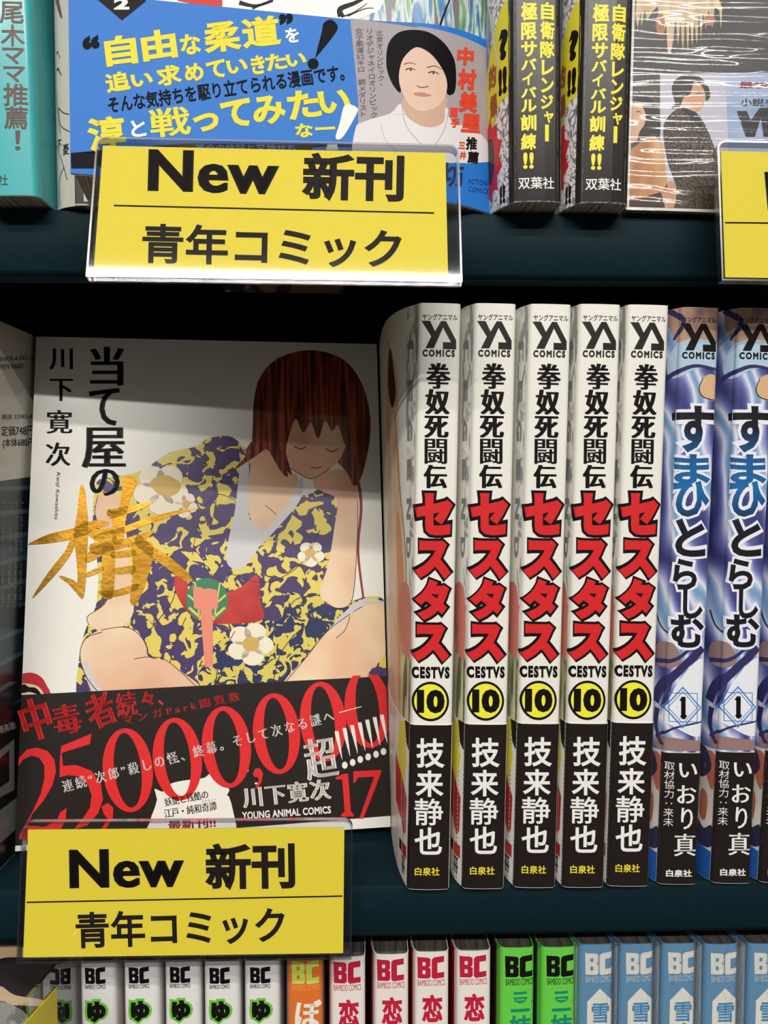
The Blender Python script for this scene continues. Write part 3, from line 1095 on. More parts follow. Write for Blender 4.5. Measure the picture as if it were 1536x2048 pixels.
# resting closed eyes and mouth of a plain generic figure
decal('face_line_print', fa, [line([(588, 892), (600, 898), (612, 894)], 2.2), line([(652, 898), (664, 903), (676, 898)], 2.2), line([(622, 934), (633, 936), (644, 933)], 1.8)], M((70, 30, 26), .36), A, .105)
decal('contour_print', fa, [line([(196, 990), (190, 1030), (204, 1080), (220, 1150), (212, 1204), (176, 1232), (178, 1250)], 1.3), line([(205, 1264), (172, 1277), (160, 1310), (172, 1352), (196, 1384)], 1.5), line([(202, 1260), (248, 1254), (276, 1267), (292, 1290), (298, 1314)], 1.3), line([(268, 1318), (298, 1314), (335, 1322), (398, 1378)], 1.3),
                              line([(566, 1370), (612, 1315), (655, 1262), (700, 1228)], 1.3), line([(716, 1000), (714, 1090), (708, 1178), (698, 1210), (672, 1216), (648, 1202)], 1.3), line([(566, 925), (590, 942), (618, 957), (640, 950), (660, 936)], 1.3),
                              line([(385, 1110), (398, 1040), (430, 990), (470, 1000)], 1.3), line([(455, 1145), (530, 1165), (600, 1130), (640, 1060)], 1.3), line([(262, 1150), (300, 1120), (350, 1130)], 1.5), line([(300, 1260), (340, 1210), (352, 1180)], 1.5), line([(340, 1325), (352, 1280), (372, 1235)], 1.5), line([(430, 1375), (440, 1320), (470, 1262)], 1.5), line([(545, 1375), (560, 1310), (600, 1260), (650, 1235)], 1.5), line([(560, 1250), (590, 1200), (640, 1190)], 1.5), line([(440, 900), (425, 950), (432, 1000), (420, 1060)], 1.3), line([(505, 880), (520, 890), (530, 905)], 1.2), line([(530, 1010), (545, 1022), (552, 1030)], 1.2), line([(700, 1232), (690, 1260), (672, 1276)], 1.2)], M((60, 34, 40), .36), A, .11)
decal('sash_print', fa, [blob((352, 1150), (372, 1152), (386, 1190), (470, 1180), (514, 1150), (520, 1200), (524, 1240), (440, 1248), (395, 1240), (368, 1215), (350, 1180))], noise_mat('red_sash_print', 60, [(.4, (176, 40, 44)), (.6, (206, 66, 56))], rough=.36), A, .12)
decal('sash_disc_print', fa, [poly(ell(414, 1200, 42, 44))], M((58, 130, 92), .36), A, .13)
decal('sash_disc_pattern_print', fa, [line([(376, 1190), (414, 1215), (452, 1190)], 4), line([(390, 1165), (400, 1240)], 3, 3, False), line([(440, 1165), (428, 1240)], 3, 3, False), line([(378, 1215), (414, 1240), (450, 1215)], 5)], M((224, 204, 96), .36), A, .14)
decal('ribbon_print', fa, [ngon((398, 1178), (420, 1178), (426, 1240), (426, 1334), (410, 1334), (402, 1240)), ngon((386, 1172), (406, 1176), (400, 1220), (388, 1216)), ngon((414, 1176), (434, 1180), (436, 1216), (420, 1220))], M((232, 140, 118), .36), A, .15)


def flower(cx, cy, r, petals=5, a=0.3):
    out = []
    for k in range(petals):
        t = a + 2 * math.pi * k / petals
        out.append(poly(ell(cx + .58 * r * math.cos(t), cy + .58 * r * math.sin(t), .5 * r, .42 * r, 0, 16)))
    return out


decal('large_flower_print', fa, [join(flower(322, 978, 52)), join(flower(368, 1010, 26)), join(flower(500, 1288, 44, 5, .1)), join(flower(622, 1108, 26))], M((238, 228, 204), .36), A, .12)
decal('flower_heart_print', fa, [blob((300, 965), (330, 950), (362, 968), (350, 990), (320, 990)), poly(ell(502, 1288, 17, 15)), poly(ell(620, 1106, 11, 9)), poly(ell(372, 1008, 8, 8))], M((208, 170, 92), .36), A, .13)
decal('red_doll_print', fa, [blob((38, 1349), (60, 1345), (80, 1352), (92, 1368), (98, 1395), (30, 1395), (30, 1349), n=5)], M((190, 42, 48), .36), A, .05, **KA)
decal('doll_face_print', fa, [blob((36, 1370), (60, 1368), (80, 1376), (88, 1400), (36, 1400))], M((226, 206, 172), .36), A, .06, **KA)
decal('doll_brow_print', fa, [blob((40, 1376), (48, 1368), (58, 1374), (72, 1376), (82, 1390), (60, 1384), (44, 1386))], INK, A, .07)
# title lettering
decal('title_lettering', fa, [fb(mincho(glyphs(ch, .004), .03), *b) for ch, b in (('当', (180, 694, 248, 771)), ('て', (178, 777, 239, 851)), ('屋', (163, 855, 252, 936)), ('の', (179, 938, 240, 992)))], INK, A, .12)
decal('author_lettering', fa, [fb(mincho(glyphs(ch), .025), *b) for ch, b in (('川', (99, 697, 146, 739)), ('下', (100, 758, 146, 802)), ('寛', (93, 820, 145, 867)), ('次', (91, 885, 141, 932)))], INK, A, .12)
decal('latin_author_lettering', fa, [fit(glyphs('Kanji Kawashita'), 114, 992, 94, 9.5, -93, .25)], INK, A, .12)
gold = [[(192, 1665), (330, 1600), (470, 1565), (510, 1555), (600, 1515), (700, 1505), (745, 1530), (640, 1568), (600, 1600), (500, 1632), (330, 1660), (200, 1670)],
        [(555, 1262), (578, 1290), (590, 1400), (602, 1540), (592, 1800), (580, 1980), (562, 2040), (532, 2012), (470, 1940), (408, 1893), (420, 1882), (500, 1910), (530, 1922), (520, 1750), (505, 1600), (528, 1450), (540, 1330)],
        [(512, 1640), (492, 1720), (400, 1850), (242, 2020), (232, 2012), (330, 1860), (440, 1720), (480, 1640)],
        [(850, 1210), (890, 1200), (930, 1230), (925, 1280), (890, 1350), (872, 1430), (850, 1560), (835, 1660), (770, 1660), (765, 1500), (730, 1470), (735, 1430), (770, 1438), (812, 1418), (830, 1330), (836, 1260)],
        [(740, 1432), (790, 1425), (950, 1390), (1045, 1380), (960, 1430), (860, 1462), (745, 1492)],
        [(850, 1545), (1000, 1490), (1200, 1440), (1365, 1420), (1250, 1452), (1050, 1515), (870, 1585), (700, 1630), (640, 1610)],
        [(600, 1580), (700, 1560), (760, 1560), (800, 1640), (700, 1650), (620, 1620)],
        [(620, 1665), (800, 1640), (980, 1590), (1050, 1573), (1020, 1612), (960, 1650), (800, 1705), (640, 1740)],
        [(950, 1600), (1040, 1680), (1180, 1770), (1290, 1870), (1312, 1922), (1240, 1905), (1100, 1800), (990, 1725), (920, 1660)],
        [(640, 1690), (730, 1650), (745, 1700), (660, 1765), (585, 1795), (590, 1745)],
        [(700, 1680), (775, 1670), (785, 1800), (775, 2000), (745, 2042), (690, 2012), (700, 1850)],
        [(900, 1660), (1030, 1650), (1045, 1750), (1005, 1900), (960, 2022), (922, 2082), (888, 2052), (905, 1900), (905, 1750)],
        [(770, 1722), (920, 1705), (920, 1745), (770, 1760)], [(770, 1838), (915, 1815), (912, 1862), (770, 1872)],
        [(672, 1985), (800, 1978), (935, 1935), (930, 1985), (760, 2030), (690, 2012)], [(585, 1868), (640, 1838), (705, 1820), (700, 1850), (600, 1890)]]
decal('gold_brush_lettering', fa, [poly(crom(z3(g_), 3)) for g_ in gold], GOLD, A, .22, label='gold foil brush lettering')
# paper band
TLb, TRb, BLb, BRb = fa.px([(38, 1390), (775, 1352), (26, 1691), (778, 1631)])
bandV = []
sb = [0, 32, 64, 96, 128, 128.4, 136, 144]
top = lambda s: TLb[1] + (TRb[1] - TLb[1]) * min(s, 128) / 128
bot = lambda s: max(.3, BLb[1] + (BRb[1] - BLb[1]) * min(s, 128) / 128)
V = [fa.pos(s, zf(s), o_) for o_ in (.3, .12) for zf in (bot, top) for s in sb]
n_ = len(sb)
F = []
for i in range(n_ - 1):
    F += [(i, i + 1, n_ + i + 1, n_ + i), (2 * n_ + i, 3 * n_ + i, 3 * n_ + i + 1, 2 * n_ + i + 1), (n_ + i, n_ + i + 1, 3 * n_ + i + 1, 3 * n_ + i), (i, 2 * n_ + i, 2 * n_ + i + 1, i + 1)]
F += [(0, n_, 3 * n_, 2 * n_), (n_ - 1, 3 * n_ - 1, 4 * n_ - 1, 2 * n_ - 1)]
mesh('paper_band', V, F, M((34, 27, 24), .34, coat=.3, name='black_band_paper'), A)['label'] = 'black paper band around the lower part of the cover'
BR = M((220, 40, 42), .38)
BW = M((236, 232, 226), .38)
KB = dict(clip=(0.05, 127.9, .4, top(64) + 3))


def zero(cx, cy, rx=48, ry=83, rot=5):
    return poly(ell(cx, cy, rx, ry, rot, 44), ell(cx, cy, rx - 23, ry - 9, rot + 1.5, 36)[::-1])


decal('splash_print', fa, [poly(crom(z5([(1120, 1735), (1150, 1640), (1130, 1560), (1190, 1585), (1240, 1530), (1300, 1510), (1360, 1500), (1440, 1490), (1500, 1480), (1550, 1440), (1580, 1470), (1620, 1480), (1640, 1530), (1680, 1570), (1660, 1610), (1690, 1660), (1690, 2000), (1080, 2000), (1100, 1800)]), 2))] + [poly(ell(1150 / 3.657 + d * 3, 1150 + 1450 / 3.657 + e * 2, 3, 2)) for d, e in ((3, -8), (14, -12), (24, -18), (60, -3), (66, 10))], BW, A, .36, **KB)
two = z5([(118, 1425), (140, 1340), (200, 1275), (270, 1262), (350, 1285), (400, 1350), (412, 1430), (385, 1540), (320, 1650), (240, 1745), (205, 1830), (330, 1840), (420, 1790), (440, 1740), (490, 1700), (480, 1800), (420, 1900), (300, 1925), (140, 1930), (150, 1890), (240, 1730), (300, 1600), (328, 1480), (325, 1390), (290, 1335), (230, 1320), (170, 1350)])
five = z5([(450, 1250), (670, 1160), (660, 1235), (455, 1300), (462, 1395), (560, 1388), (670, 1430), (740, 1530), (755, 1640), (720, 1740), (640, 1830), (540, 1860), (600, 1790), (660, 1700), (672, 1610), (645, 1530), (570, 1470), (500, 1462), (438, 1478), (440, 1350)])
com = z5([(745, 1690), (790, 1665), (830, 1700), (828, 1770), (780, 1850), (740, 1860), (790, 1780), (760, 1745)])
com2 = z6([(440, 1210), (455, 1175), (490, 1175), (510, 1210), (500, 1270), (465, 1318), (455, 1312), (480, 1260), (475, 1235), (450, 1235)])
decal('number_lettering', fa, [poly(two), poly(five), poly(com), poly(com2), zero(256, 1540, 50, 84), zero(355, 1518, 49), zero(453, 1494, 49, 82), zero(553, 1467, 47, 81), zero(646, 1443, 46, 80), zero(735, 1417, 46, 79)], BR, A, .38, clip=(0.05, 127.9, .4, (TLb[1] + TRb[1]) / 2 + 1.5), label='large red number on the black band')
decal('red_headline_lettering', fa, [fit(mincho(glyphs('中', .012), .03), 72, 1438, 60, 84, 17), fit(mincho(glyphs('毒', .006), .022), 134, 1438, 56, 60, 12), fit(mincho(glyphs('者', .01), .022), 201, 1420, 58, 68, 22), fit(mincho(glyphs('続', 0), .022), 253, 1408, 42, 48, 8), fit(mincho(glyphs('々', .02), .02), 295, 1397, 26, 28, 10), fit(glyphs('、', .03), 322, 1405, 10, 12, 10),
                                         fit(mincho(glyphs('マンガPark閲覧数', 0, 1.55), .015), 363, 1416, 238, 18, 12)], BR, A, .385)
decal('white_headline_lettering', fa, [fit(mincho(glyphs('連続“次郎”殺しの怪、終幕。そして次なる謎へ', 0, 1.42), .02), 396, 1502, 560, 24, 14.8), line([(678, 1425), (723, 1413)], 1.6, 1.6, False),
                                       fit(mincho(glyphs('超', .005), .025), 641, 1516, 66, 82, 9)]
      + [poly(crom(z6([(x - 14, y), (x, y - 13), (x + 14, y - 2), (x + 18 + 18, y + 165), (x + 30, y + 165)]), 3)) for x, y in ((1025, 930), (1080, 908), (1133, 888), (1186, 869), (1238, 850), (1290, 832), (1340, 815))]
      + [poly(ell(*z6([p])[0], 5.6, 7)) for p in ((1080, 1152), (1135, 1133), (1188, 1112), (1243, 1094), (1298, 1076), (1350, 1057))], BW, A, .4, label='white lettering on the black band', **KB)
decal('band_author_lettering', fa, [fit(mincho(glyphs('川下寛次', .01, 1.12), .035), 573, 1586, 178, 42, 6), fit(glyphs('YOUNG ANIMAL COMICS', .03, 1.05), 573, 1625, 178, 15, 4)], BW, A, .4)
decal('volume_number', fa, [poly(z6([(1015, 1237), (1075, 1212), (1103, 1212), (1122, 1470), (1142, 1495), (1142, 1510), (1055, 1510), (1055, 1495), (1080, 1475), (1062, 1252), (1018, 1252)])), poly(z6([(1140, 1195), (1335, 1185), (1330, 1215), (1210, 1522), (1180, 1525), (1285, 1232), (1172, 1238), (1152, 1275), (1140, 1272)]))], BR, A, .4)
decal('splash_lettering', fa, [fit(mincho(glyphs('妖艶と残酷の'), .02), 373, 1596, 88, 17, 11), fit(mincho(glyphs('江戸・純和奇譚'), .02), 381, 1619, 106, 18, 9), fit(glyphs('ミステリー'), 418, 1601, 30, 5, 9)], INK, A, .4)
decal('splash_red_lettering', fa, [fit(mincho(glyphs('最新刊!!', .02), .02), 384, 1647, 96, 20, 3)], M((190, 60, 80)), A, .4)

nest(A, 'paper_band', 'splash', 'number_', 'red_headline', 'white_headline', 'band_', 'volume_number')

# ------------------------------------------------------------------ middle row: comic at the left edge, back cover seen
Lf = empty('comic_book', (-133.6, 241.0, Z2), (0, -1.3, 0), label='comic at the left edge, only its grey and dark blue back cover in view', cat='book')


class Side:
    """right cover of the left-edge comic: u runs into the shelf"""
    cuts = []

    def __init__(self, root, x, H):
        self.x, self.H = x, H
        m = Euler(root.rotation_euler, 'XYZ').to_matrix()
        self.inv = m.inverted()
        self.o = self.inv @ (-(Vector(root.location) / K))

    def px(self, pts):
        out = []
        for a, b in pts:
            d = self.inv @ ray(a, b)
            q = self.o + d * ((self.x - self.o.x) / d.x)
            out.append((q.y, q.z))
        return np.array(out)

    def pos(self, u, z, off):
        return (self.x + off, u, z)


spl = Spine(14, 182, a0=1, a1=1, r=1.2)
spine_book(Lf, spl, M((206, 202, 192), .36, coat=.25, name='coated_paper'))
sd = Side(Lf, 14.0, 182)
KS = dict(clip=(2, 120, .3, 181.7))


def flipx(g_):
    return g_


def city_build(n, l, co):
    b = n.new('ShaderNodeTexBrick')
    b.inputs['Scale'].default_value = 60
    b.inputs['Mortar Size'].default_value = .05
    b.inputs['Color1'].default_value = lin((44, 66, 78))
    b.inputs['Color2'].default_value = lin((24, 30, 36))
    b.inputs['Mortar'].default_value = lin((70, 92, 104))
    l.new(mapped(n, l, co, (1, 1, 1), (R(90), 0, R(90))), b.inputs['Vector'])
    return b.outputs['Color']


decal('dark_photo_print', sd, [ngon((-60, 970), (90, 950), (80, 1800), (-60, 1800))], ramp_mat('night_city_print', city_build, .36), Lf, .05, **KS)
decal('black_panel_print', sd, [ngon((-60, 1445), (60, 1395), (60, 1800), (-60, 1800)), ngon((-60, 1200), (80, 1215), (80, 1260), (-60, 1250)), ngon((-60, 1340), (80, 1330), (80, 1362), (-60, 1365))], M((20, 22, 24), .36), Lf, .08, **KS)
decal('grey_frame_print', sd, [poly([(-30, 1525), (28, 1478), (28, 1580), (-30, 1610)], [(-20, 1535), (18, 1500), (18, 1562), (-20, 1590)]), ngon((-60, 1665), (40, 1590), (30, 1660), (-60, 1740))], M((120, 126, 126), .36), Lf, .1, **KS)
decal('price_lettering', sd, [fit(mincho(glyphs('定価748円'), .015), 34, 861, 64, 21, 2), fit(mincho(glyphs('(本体680円'), .015), 36, 886, 62, 20, 2), fit(glyphs('雑誌 52985-42'), 36, 833, 66, 11, 2), fit(glyphs('ISBN978-4-592-16'), 28, 717, 78, 9, 3), fit(glyphs('C9979 ¥680E'), 20, 733, 54, 10, 3)], M((50, 48, 46)), Lf, .09)
decal('vertical_lettering', sd, [fit(vcol(list('一人の少女をめぐる新章が遂に'), .01), x, 1110, 5.5, 210, -1) for x in (5, 18, 31, 42)], M((120, 130, 130)), Lf, .1, **KS)
decal('bottom_lettering', sd, [fit(glyphs('最高潮!', .03), 14, 1455, 34, 16, 18)], M((140, 146, 146)), Lf, .12, **KS)
decal('publisher_lettering', sd, [fit(glyphs('白泉社', .02), 10, 1646, 26, 16, 28)], M((140, 146, 146)), Lf, .12, **KS)

# ------------------------------------------------------------------ price-card holders with yellow cards


def rrect(x0, z0, x1, z1, r, n=6, top=True):
    pts = [(x0, z0), (x1, z0)]
    if top:
        for k in range(n + 1):
            t = math.pi / 2 * k / n
            pts.append((x1 - r + r * math.cos(t), z1 - r + r * math.sin(t)))
        for k in range(n + 1):
            t = math.pi / 2 + math.pi / 2 * k / n
            pts.append((x0 + r + r * math.cos(t), z1 - r + r * math.sin(t)))
    return pts


def slab(name, pts, y0, y1, mat, root):
    n = len(pts)
    V = [(x, y0, z) for x, z in pts] + [(x, y1, z) for x, z in pts]
    F = [tuple(range(n)), tuple(range(2 * n - 1, n - 1, -1))] + [((i + 1) % n, i, n + i, n + (i + 1) % n) for i in range(n)]
    return mesh(name, V, F, mat, root)


def rim(name, pts, w, y0, y1, mat, root):
    n = len(pts)
    c = np.mean(pts, axis=0)
    inner = []
    for i in range(n):
        a, b, d = np.array(pts[i - 1]), np.array(pts[i]), np.array(pts[(i + 1) % n])
        t1, t2 = b - a, d - b
        n1 = np.array([-t1[1], t1[0]]) / (np.linalg.norm(t1) + 1e-9)
        n2 = np.array([-t2[1], t2[0]]) / (np.linalg.norm(t2) + 1e-9)
        m = n1 + n2
        m = m / (np.linalg.norm(m) + 1e-9)
        inner.append(tuple(b + m * w * (1.35 if np.dot(n1, n2) < .5 else 1)))
    V = [(x, y, z) for y in (y0, y1) for x, z in list(pts) + inner]
    F = []
    for i in range(n):
        j = (i + 1) % n
        F += [(i, j, n + j, n + i), (2 * n + j, 2 * n + i, 3 * n + i, 3 * n + j), (j, i, 2 * n + i, 2 * n + j), (n + i, n + j, 3 * n + j, 3 * n + i)]
    return mesh(name, V, F, mat, root)


def sign(root, W, H, m, style, clipdepth, peel=False):
    """m = margins left, right, top, bottom; style holds the lettering in photo pixels"""
    l_, r_, t_, b_ = m
    out = rrect(-l_, -b_, W + r_, H + t_, 2.6)
    slab('front_sheet', out, -1.3, -.7, CLEAR, root)
    slab('back_sheet', out, .9, 1.5, CLEAR, root)
    rim('clear_rim', out, .55, -1.35, 1.55, RIM, root)['label'] = 'glossy edge of the clear holder'
    mesh('yellow_card', [(0, -.2, 0), (W, -.2, 0), (W, -.2, H), (0, -.2, H), (0, .2, 0), (W, .2, 0), (W, .2, H), (0, .2, H)], [(0, 1, 2, 3), (7, 6, 5, 4), (0, 4, 5, 1), (3, 2, 6, 7), (0, 3, 7, 4), (1, 5, 6, 2)], YCARD, root)
    fc = Face(root, W, H)
    for nm, shp in style:
        decal(nm, fc, shp, CARDINK, root, .26, raw=isinstance(shp[0], tuple) and False)
    if peel:
        decal('peeled_corner', fc, [ngon((675, 1655), (689, 1670), (680, 1668), (676, 1662))], M((214, 210, 200), .6), root, .3)
    nest(root, 'yellow_card', 'large_lettering', 'small_lettering', 'divider_line', 'peeled')
    # hook that holds it on the shelf edge
    box('shelf_hook', (W * .3, 1.5, H * .35), (W * .7, clipdepth, H * .35 + 1.2), CLEAR, root)
    return fc


s1 = empty('sign_holder', (-69.3, 203.1, 52.5), (-13.6, 0.3, 0.7), label='clear holder with yellow card on the upper shelf edge, centre left of the photo', cat='sign')
sign(s1, 91.4, 36.8, (1.5, 3.6, 1.9, 1.5), [
    ('large_lettering', [fit(mincho(glyphs('New', .018, 1.06), .022), 427.5, 345, 262, 84, -1.5), fit(glyphs('新刊', .034), 706, 356, 204, 96, -1.2)]),
    ('small_lettering', [fit(glyphs('青年コミック', .023), 544, 493, 518, 80, -1.3)]),
    ('divider_line', [line([(228, 412), (868, 427)], 3, 3, False)])], 34.5)
s2 = empty('sign_holder', (-103.5, 231.6, -145.3), (-6.7, 0.6, 0.7), label='clear holder with yellow card on the lower shelf edge, below the face on comic', cat='sign')
sign(s2, 97, 37.7, (1.6, 2.6, 2.6, 1.4), [
    ('large_lettering', [fit(mincho(glyphs('New', .018, 1.06), .022), 254, 1736, 230, 78, 1), fit(glyphs('新刊', .034), 500, 1732, 180, 94, 1)]),
    ('small_lettering', [fit(glyphs('青年コミック', .023), 361, 1854, 418, 73, 1.6)]),
    ('divider_line', [line([(54, 1804), (685, 1791.5)], 3, 3, False)])], 6.2, True)
bl3 = on_y(1450, 555, 222)
s3 = copy_tree(s2)
s3.location = Vector((bl3.x, 222, bl3.z)) * K
s3.rotation_euler = (R(-7), R(.3), R(.7))
s3['label'] = 'clear holder with yellow card cut off by the right edge of the photo'
for ch in s3.children:
    if ch.name.startswith('shelf_hook'):
        ch.scale = (1, 1, 1)
        ch.data = ch.data.copy()
        for v in ch.data.vertices:
            if v.co.y > .004:
                v.co.y = .0165

# ------------------------------------------------------------------ top row: blue band comic, face on
J = empty('comic_book', (-79.0, 214.9, 82.0), (-1.6, 0.0, 9.9), label='face on comic with bright blue paper band and portrait of person in white', cat='book')
jb = lambda s: 0.0 if s < 97 else ((s - 97) / 24.0) ** 2 * 7.5
fj = Face(J, 121, 182, 12, jb)
face_book(J, fj, WHITE, 12)
q2 = lambda pts: sc(pts, 140, 0, 3.84)
q3 = lambda pts: sc(pts, 500, 0, 3.072)
hz = fj.px([(152, -14), (575, 22), (700, 40), (960, 76)])
BLUE = M((36, 118, 206), .5, spec=.25, name='blue_band_paper')
Sj = [-.05, 20, 40, 60, 75, 85, 92, 97] + [97 + i * 1.5 for i in range(1, 17)]
nj = len(Sj)
bt = lambda s: hz[0][1] + (hz[2][1] - hz[0][1]) * min(1, s / hz[2][0]) if s < hz[2][0] else hz[2][1] + (hz[3][1] - hz[2][1]) * (s - hz[2][0]) / (hz[3][0] - hz[2][0])
V = [fj.pos(s, z_(s), o_) for o_ in (.3, .12) for z_ in ((lambda s: .2), bt) for s in Sj]
F = []
for i in range(nj - 1):
    F += [(i, i + 1, nj + i + 1, nj + i), (2 * nj + i, 3 * nj + i, 3 * nj + i + 1, 2 * nj + i + 1), (nj + i, nj + i + 1, 3 * nj + i + 1, 3 * nj + i), (i, 2 * nj + i, 2 * nj + i + 1, i + 1)]
F += [(0, nj, 3 * nj, 2 * nj), (nj - 1, 3 * nj - 1, 4 * nj - 1, 2 * nj - 1)]
mesh('paper_band', V, F, BLUE, J, True)['label'] = 'bright blue paper band'
streaks = noise_mat('coloured_pencil_print', 330, [(.3, (40, 60, 120)), (.42, (90, 150, 190)), (.5, (214, 220, 210)), (.58, (80, 140, 90)), (.68, (150, 90, 150))], (1, 1, .16), (0, R(-50), 0), detail=3, dist=.8, rough=.34)
KJ = dict(clip=(0.05, 120.9, .3, 150))
decal('coloured_cover_print', fj, [ngon((780, -30), (1000, -30), (1000, 120), (940, 100), (700, 44), (760, 20))], streaks, J, .05, clip=(0.05, 120.9, bt(hz[2][0]) - 10, 150))
decal('red_cover_print', fj, [ngon(*q2([(800, -60), (1170, -60), (1170, 55), (1050, 50), (830, 8)]))], M((206, 50, 36), .5, spec=.25), J, .05)
decal('brush_stroke_print', fj, [line(q2([(1300, 20), (1420, 45), (1560, 10)]), 9, 2), line(q2([(1400, 65), (1480, 30), (1600, -20)]), 5, 2), line(q3([(560, 100), (555, 55), (640, 20), (700, -10)]), 13, 5), line(q3([(600, 100), (700, 55), (760, 50)]), 2, 1), line(q3([(560, 105), (640, 75), (720, 20)]), 3, 1), line(q3([(1160, 180), (1190, 90), (1230, -10)]), 5, 3)], INK, J, .08)
decal('volume_diamond_print', fj, [ngon(*q2([(210, 0), (400, 162), (585, 14), (540, -60), (220, -60)]))], M((38, 36, 36), .5, spec=.06), J, .36)
decal('volume_number', fj, [fb(glyphs('2', .05), 228, -2, 259, 21)], M((226, 226, 226)), J, .4)
decal('grey_panel_print', fj, [ngon((700, 38), (830, 56), (1000, 82), (1000, 320), (970, 318), (716, 322), (716, 200))], M((168, 158, 164), .5, spec=.25), J, .34, clip=(0.05, 120.9, .3, bt(hz[2][0]) + .3))
YB = M((236, 222, 44), .5, spec=.25)
row = lambda cs, b=.045: [fit(glyphs(ch, b), cx, cy, w_, h_, r_) for ch, cx, cy, w_, h_, r_ in cs]
decal('yellow_lettering', fj, row([('自', 242, 102, 64, 60, 7), ('由', 318, 91, 70, 60, 8), ('な', 381, 90, 42, 42, 8), ('柔', 444, 75, 76, 60, 7), ('道', 522, 65, 78, 62, 6),
                                    ('追', 236, 165, 50, 40, 9), ('い', 284, 161, 44, 26, 9), ('求', 338, 152, 50, 40, 9), ('め', 388, 146, 38, 36, 9), ('て', 432, 140, 38, 36, 9), ('い', 474, 134, 42, 28, 9), ('き', 516, 131, 28, 38, 9), ('た', 552, 125, 42, 34, 9), ('い', 592, 121, 40, 26, 9),
                                    ('淳', 213, 268, 76, 68, 6),  ('っ', 412, 246, 52, 36, 7), ('て', 472, 228, 60, 56, 7), ('み', 538, 221, 66, 58, 7), ('た', 608, 210, 66, 58, 7), ('い', 668, 204, 64, 46, 7), ('な', 608, 262, 36, 28, 5), ('ー', 650, 258, 40, 6, 3)], .038) + row([('戦', 340, 245, 82, 58, 6)], .02), YB, J, .37)
decal('white_lettering', fj, row([('を', 584, 72, 28, 30, 5), ('と', 277, 258, 30, 34, 6)], .03), BW, J, .38)
decal('white_exclamation', fj, [poly(crom(q3([(575, 660), (610, 645), (655, 665), (655, 700), (570, 845), (525, 850), (550, 760)]), 4)), ngon(*q3([(465, 925), (475, 890), (535, 890), (540, 925)]))], BW, J, .38)
decal('black_lettering', fj, [fit(glyphs('そんな気持ちを駆り立てられる漫画です。', .022), 452, 179, 476, 34, 8), fit(glyphs('“', .05), 182, 86, 34, 27, 6), fit(glyphs('”', .05), 572, 40, 28, 22, 4),
                              poly(crom(q3([(440, 200), (450, 150), (490, 125), (530, 150), (528, 200), (410, 350), (403, 345)]), 4)), poly(ell(626, 129, 11, 11))], M((14, 15, 22), .5, spec=.06), J, .38)
decal('black_strip_print', fj, [ngon((142, 307), (380, 312), (720, 290), (720, 296), (372, 288), (372, 312), (190, 338), (143, 338)), ngon((372, 288), (624, 290), (624, 312), (372, 312))], M((20, 22, 32), .5, spec=.06), J, .35, **KJ)
decal('strip_lettering', fj, [fit(glyphs('落合の恰好と又地せち', .01), 490, 297, 200, 15, 0)], M((60, 130, 210)), J, .38, **KJ)
decal('credit_lettering', fj, [fit(vcol(list('北京オリンピック・'), .015), 760, 117, 14, 110, 2), fit(vcol(list('リオデジャネイロオリンピック'), .015), 743, 148, 15, 178, 3), fit(vcol(['女', '子', '柔', '道', '52', 'キ', 'ロ', ' ', '銅', 'メ', 'ダ', 'リ', 'ス', 'ト'], .015), 722, 146, 16, 178, 3)], M((24, 22, 24)), J, .37)
RO = M((226, 66, 40))
decal('red_name_lettering', fj, [fit(glyphs(ch, .05), cx, cy, w_, h_, -4) for ch, cx, cy, w_, h_ in (('中', 929, 114, 33, 36), ('村', 932, 160, 37, 42), ('美', 935, 205, 38, 42), ('里', 940, 248, 38, 38), ('選', 906, 226, 17, 20), ('手', 909, 247, 17, 20), ('三', 922, 292, 13, 14), ('井', 924, 312, 13, 16))], RO, J, .42)
decal('recommendation_lettering', fj, [fit(glyphs('推', .04), 941, 288, 22, 26, -4), fit(glyphs('薦', .04), 944, 316, 22, 24, -4)], INK, J, .42)
decal('imprint_lettering', fj, [fit(glyphs('ACTION', .0, 1.1), 953, 365, 38, 10, -8), fit(glyphs('COMICS', .0, 1.1), 955, 381, 40, 10, -8)], M((24, 60, 130)), J, .4)
decal('title_fragment_lettering', fj, [fb(glyphs('坊', .02), 884, 325, 926, 375)], M((20, 40, 84)), J, .4)
# portrait: a person with short black hair in a white judo jacket
decal('jacket_print', fj, [poly(crom(q3([(645, 800), (700, 750), (860, 700), (930, 640), (1060, 700), (1200, 660), (1230, 740), (1400, 820), (1460, 900), (1450, 1000), (900, 1000), (645, 1000)]), 4))], M((226, 222, 222), .5, spec=.25), J, .37, **KJ)
decal('jacket_fold_print', fj, [line(q3([(930, 640), (960, 780), (1060, 900)]), 1.6), line(q3([(1215, 690), (1190, 800), (1130, 900)]), 1.6), line(q3([(800, 760), (830, 860), (900, 940)]), 1)], M((176, 174, 180), .5, spec=.25), J, .39)
PS = M((226, 192, 170), .5, spec=.25)
decal('portrait_neck_print', fj, [poly(crom(q3([(950, 600), (1190, 600), (1195, 680), (1180, 760), (1090, 785), (1000, 750), (945, 690)]), 4))], M((206, 168, 146), .5, spec=.25), J, .385)
decal('portrait_hair_print', fj, [poly(crom(q3([(835, 370), (850, 270), (910, 205), (1000, 188), (1100, 205), (1190, 270), (1250, 370), (1262, 480), (1255, 560), (1235, 585), (1205, 575), (1190, 480), (1000, 400), (920, 440), (925, 570), (880, 530), (845, 450)]), 4))], M((18, 16, 18), .5, spec=.06), J, .4)
decal('portrait_face_print', fj, [poly(crom(q3([(920, 420), (950, 350), (1020, 295), (1100, 330), (1160, 400), (1200, 480), (1205, 560), (1170, 640), (1090, 685), (1010, 675), (950, 610), (915, 510)]), 4))], PS, J, .41)
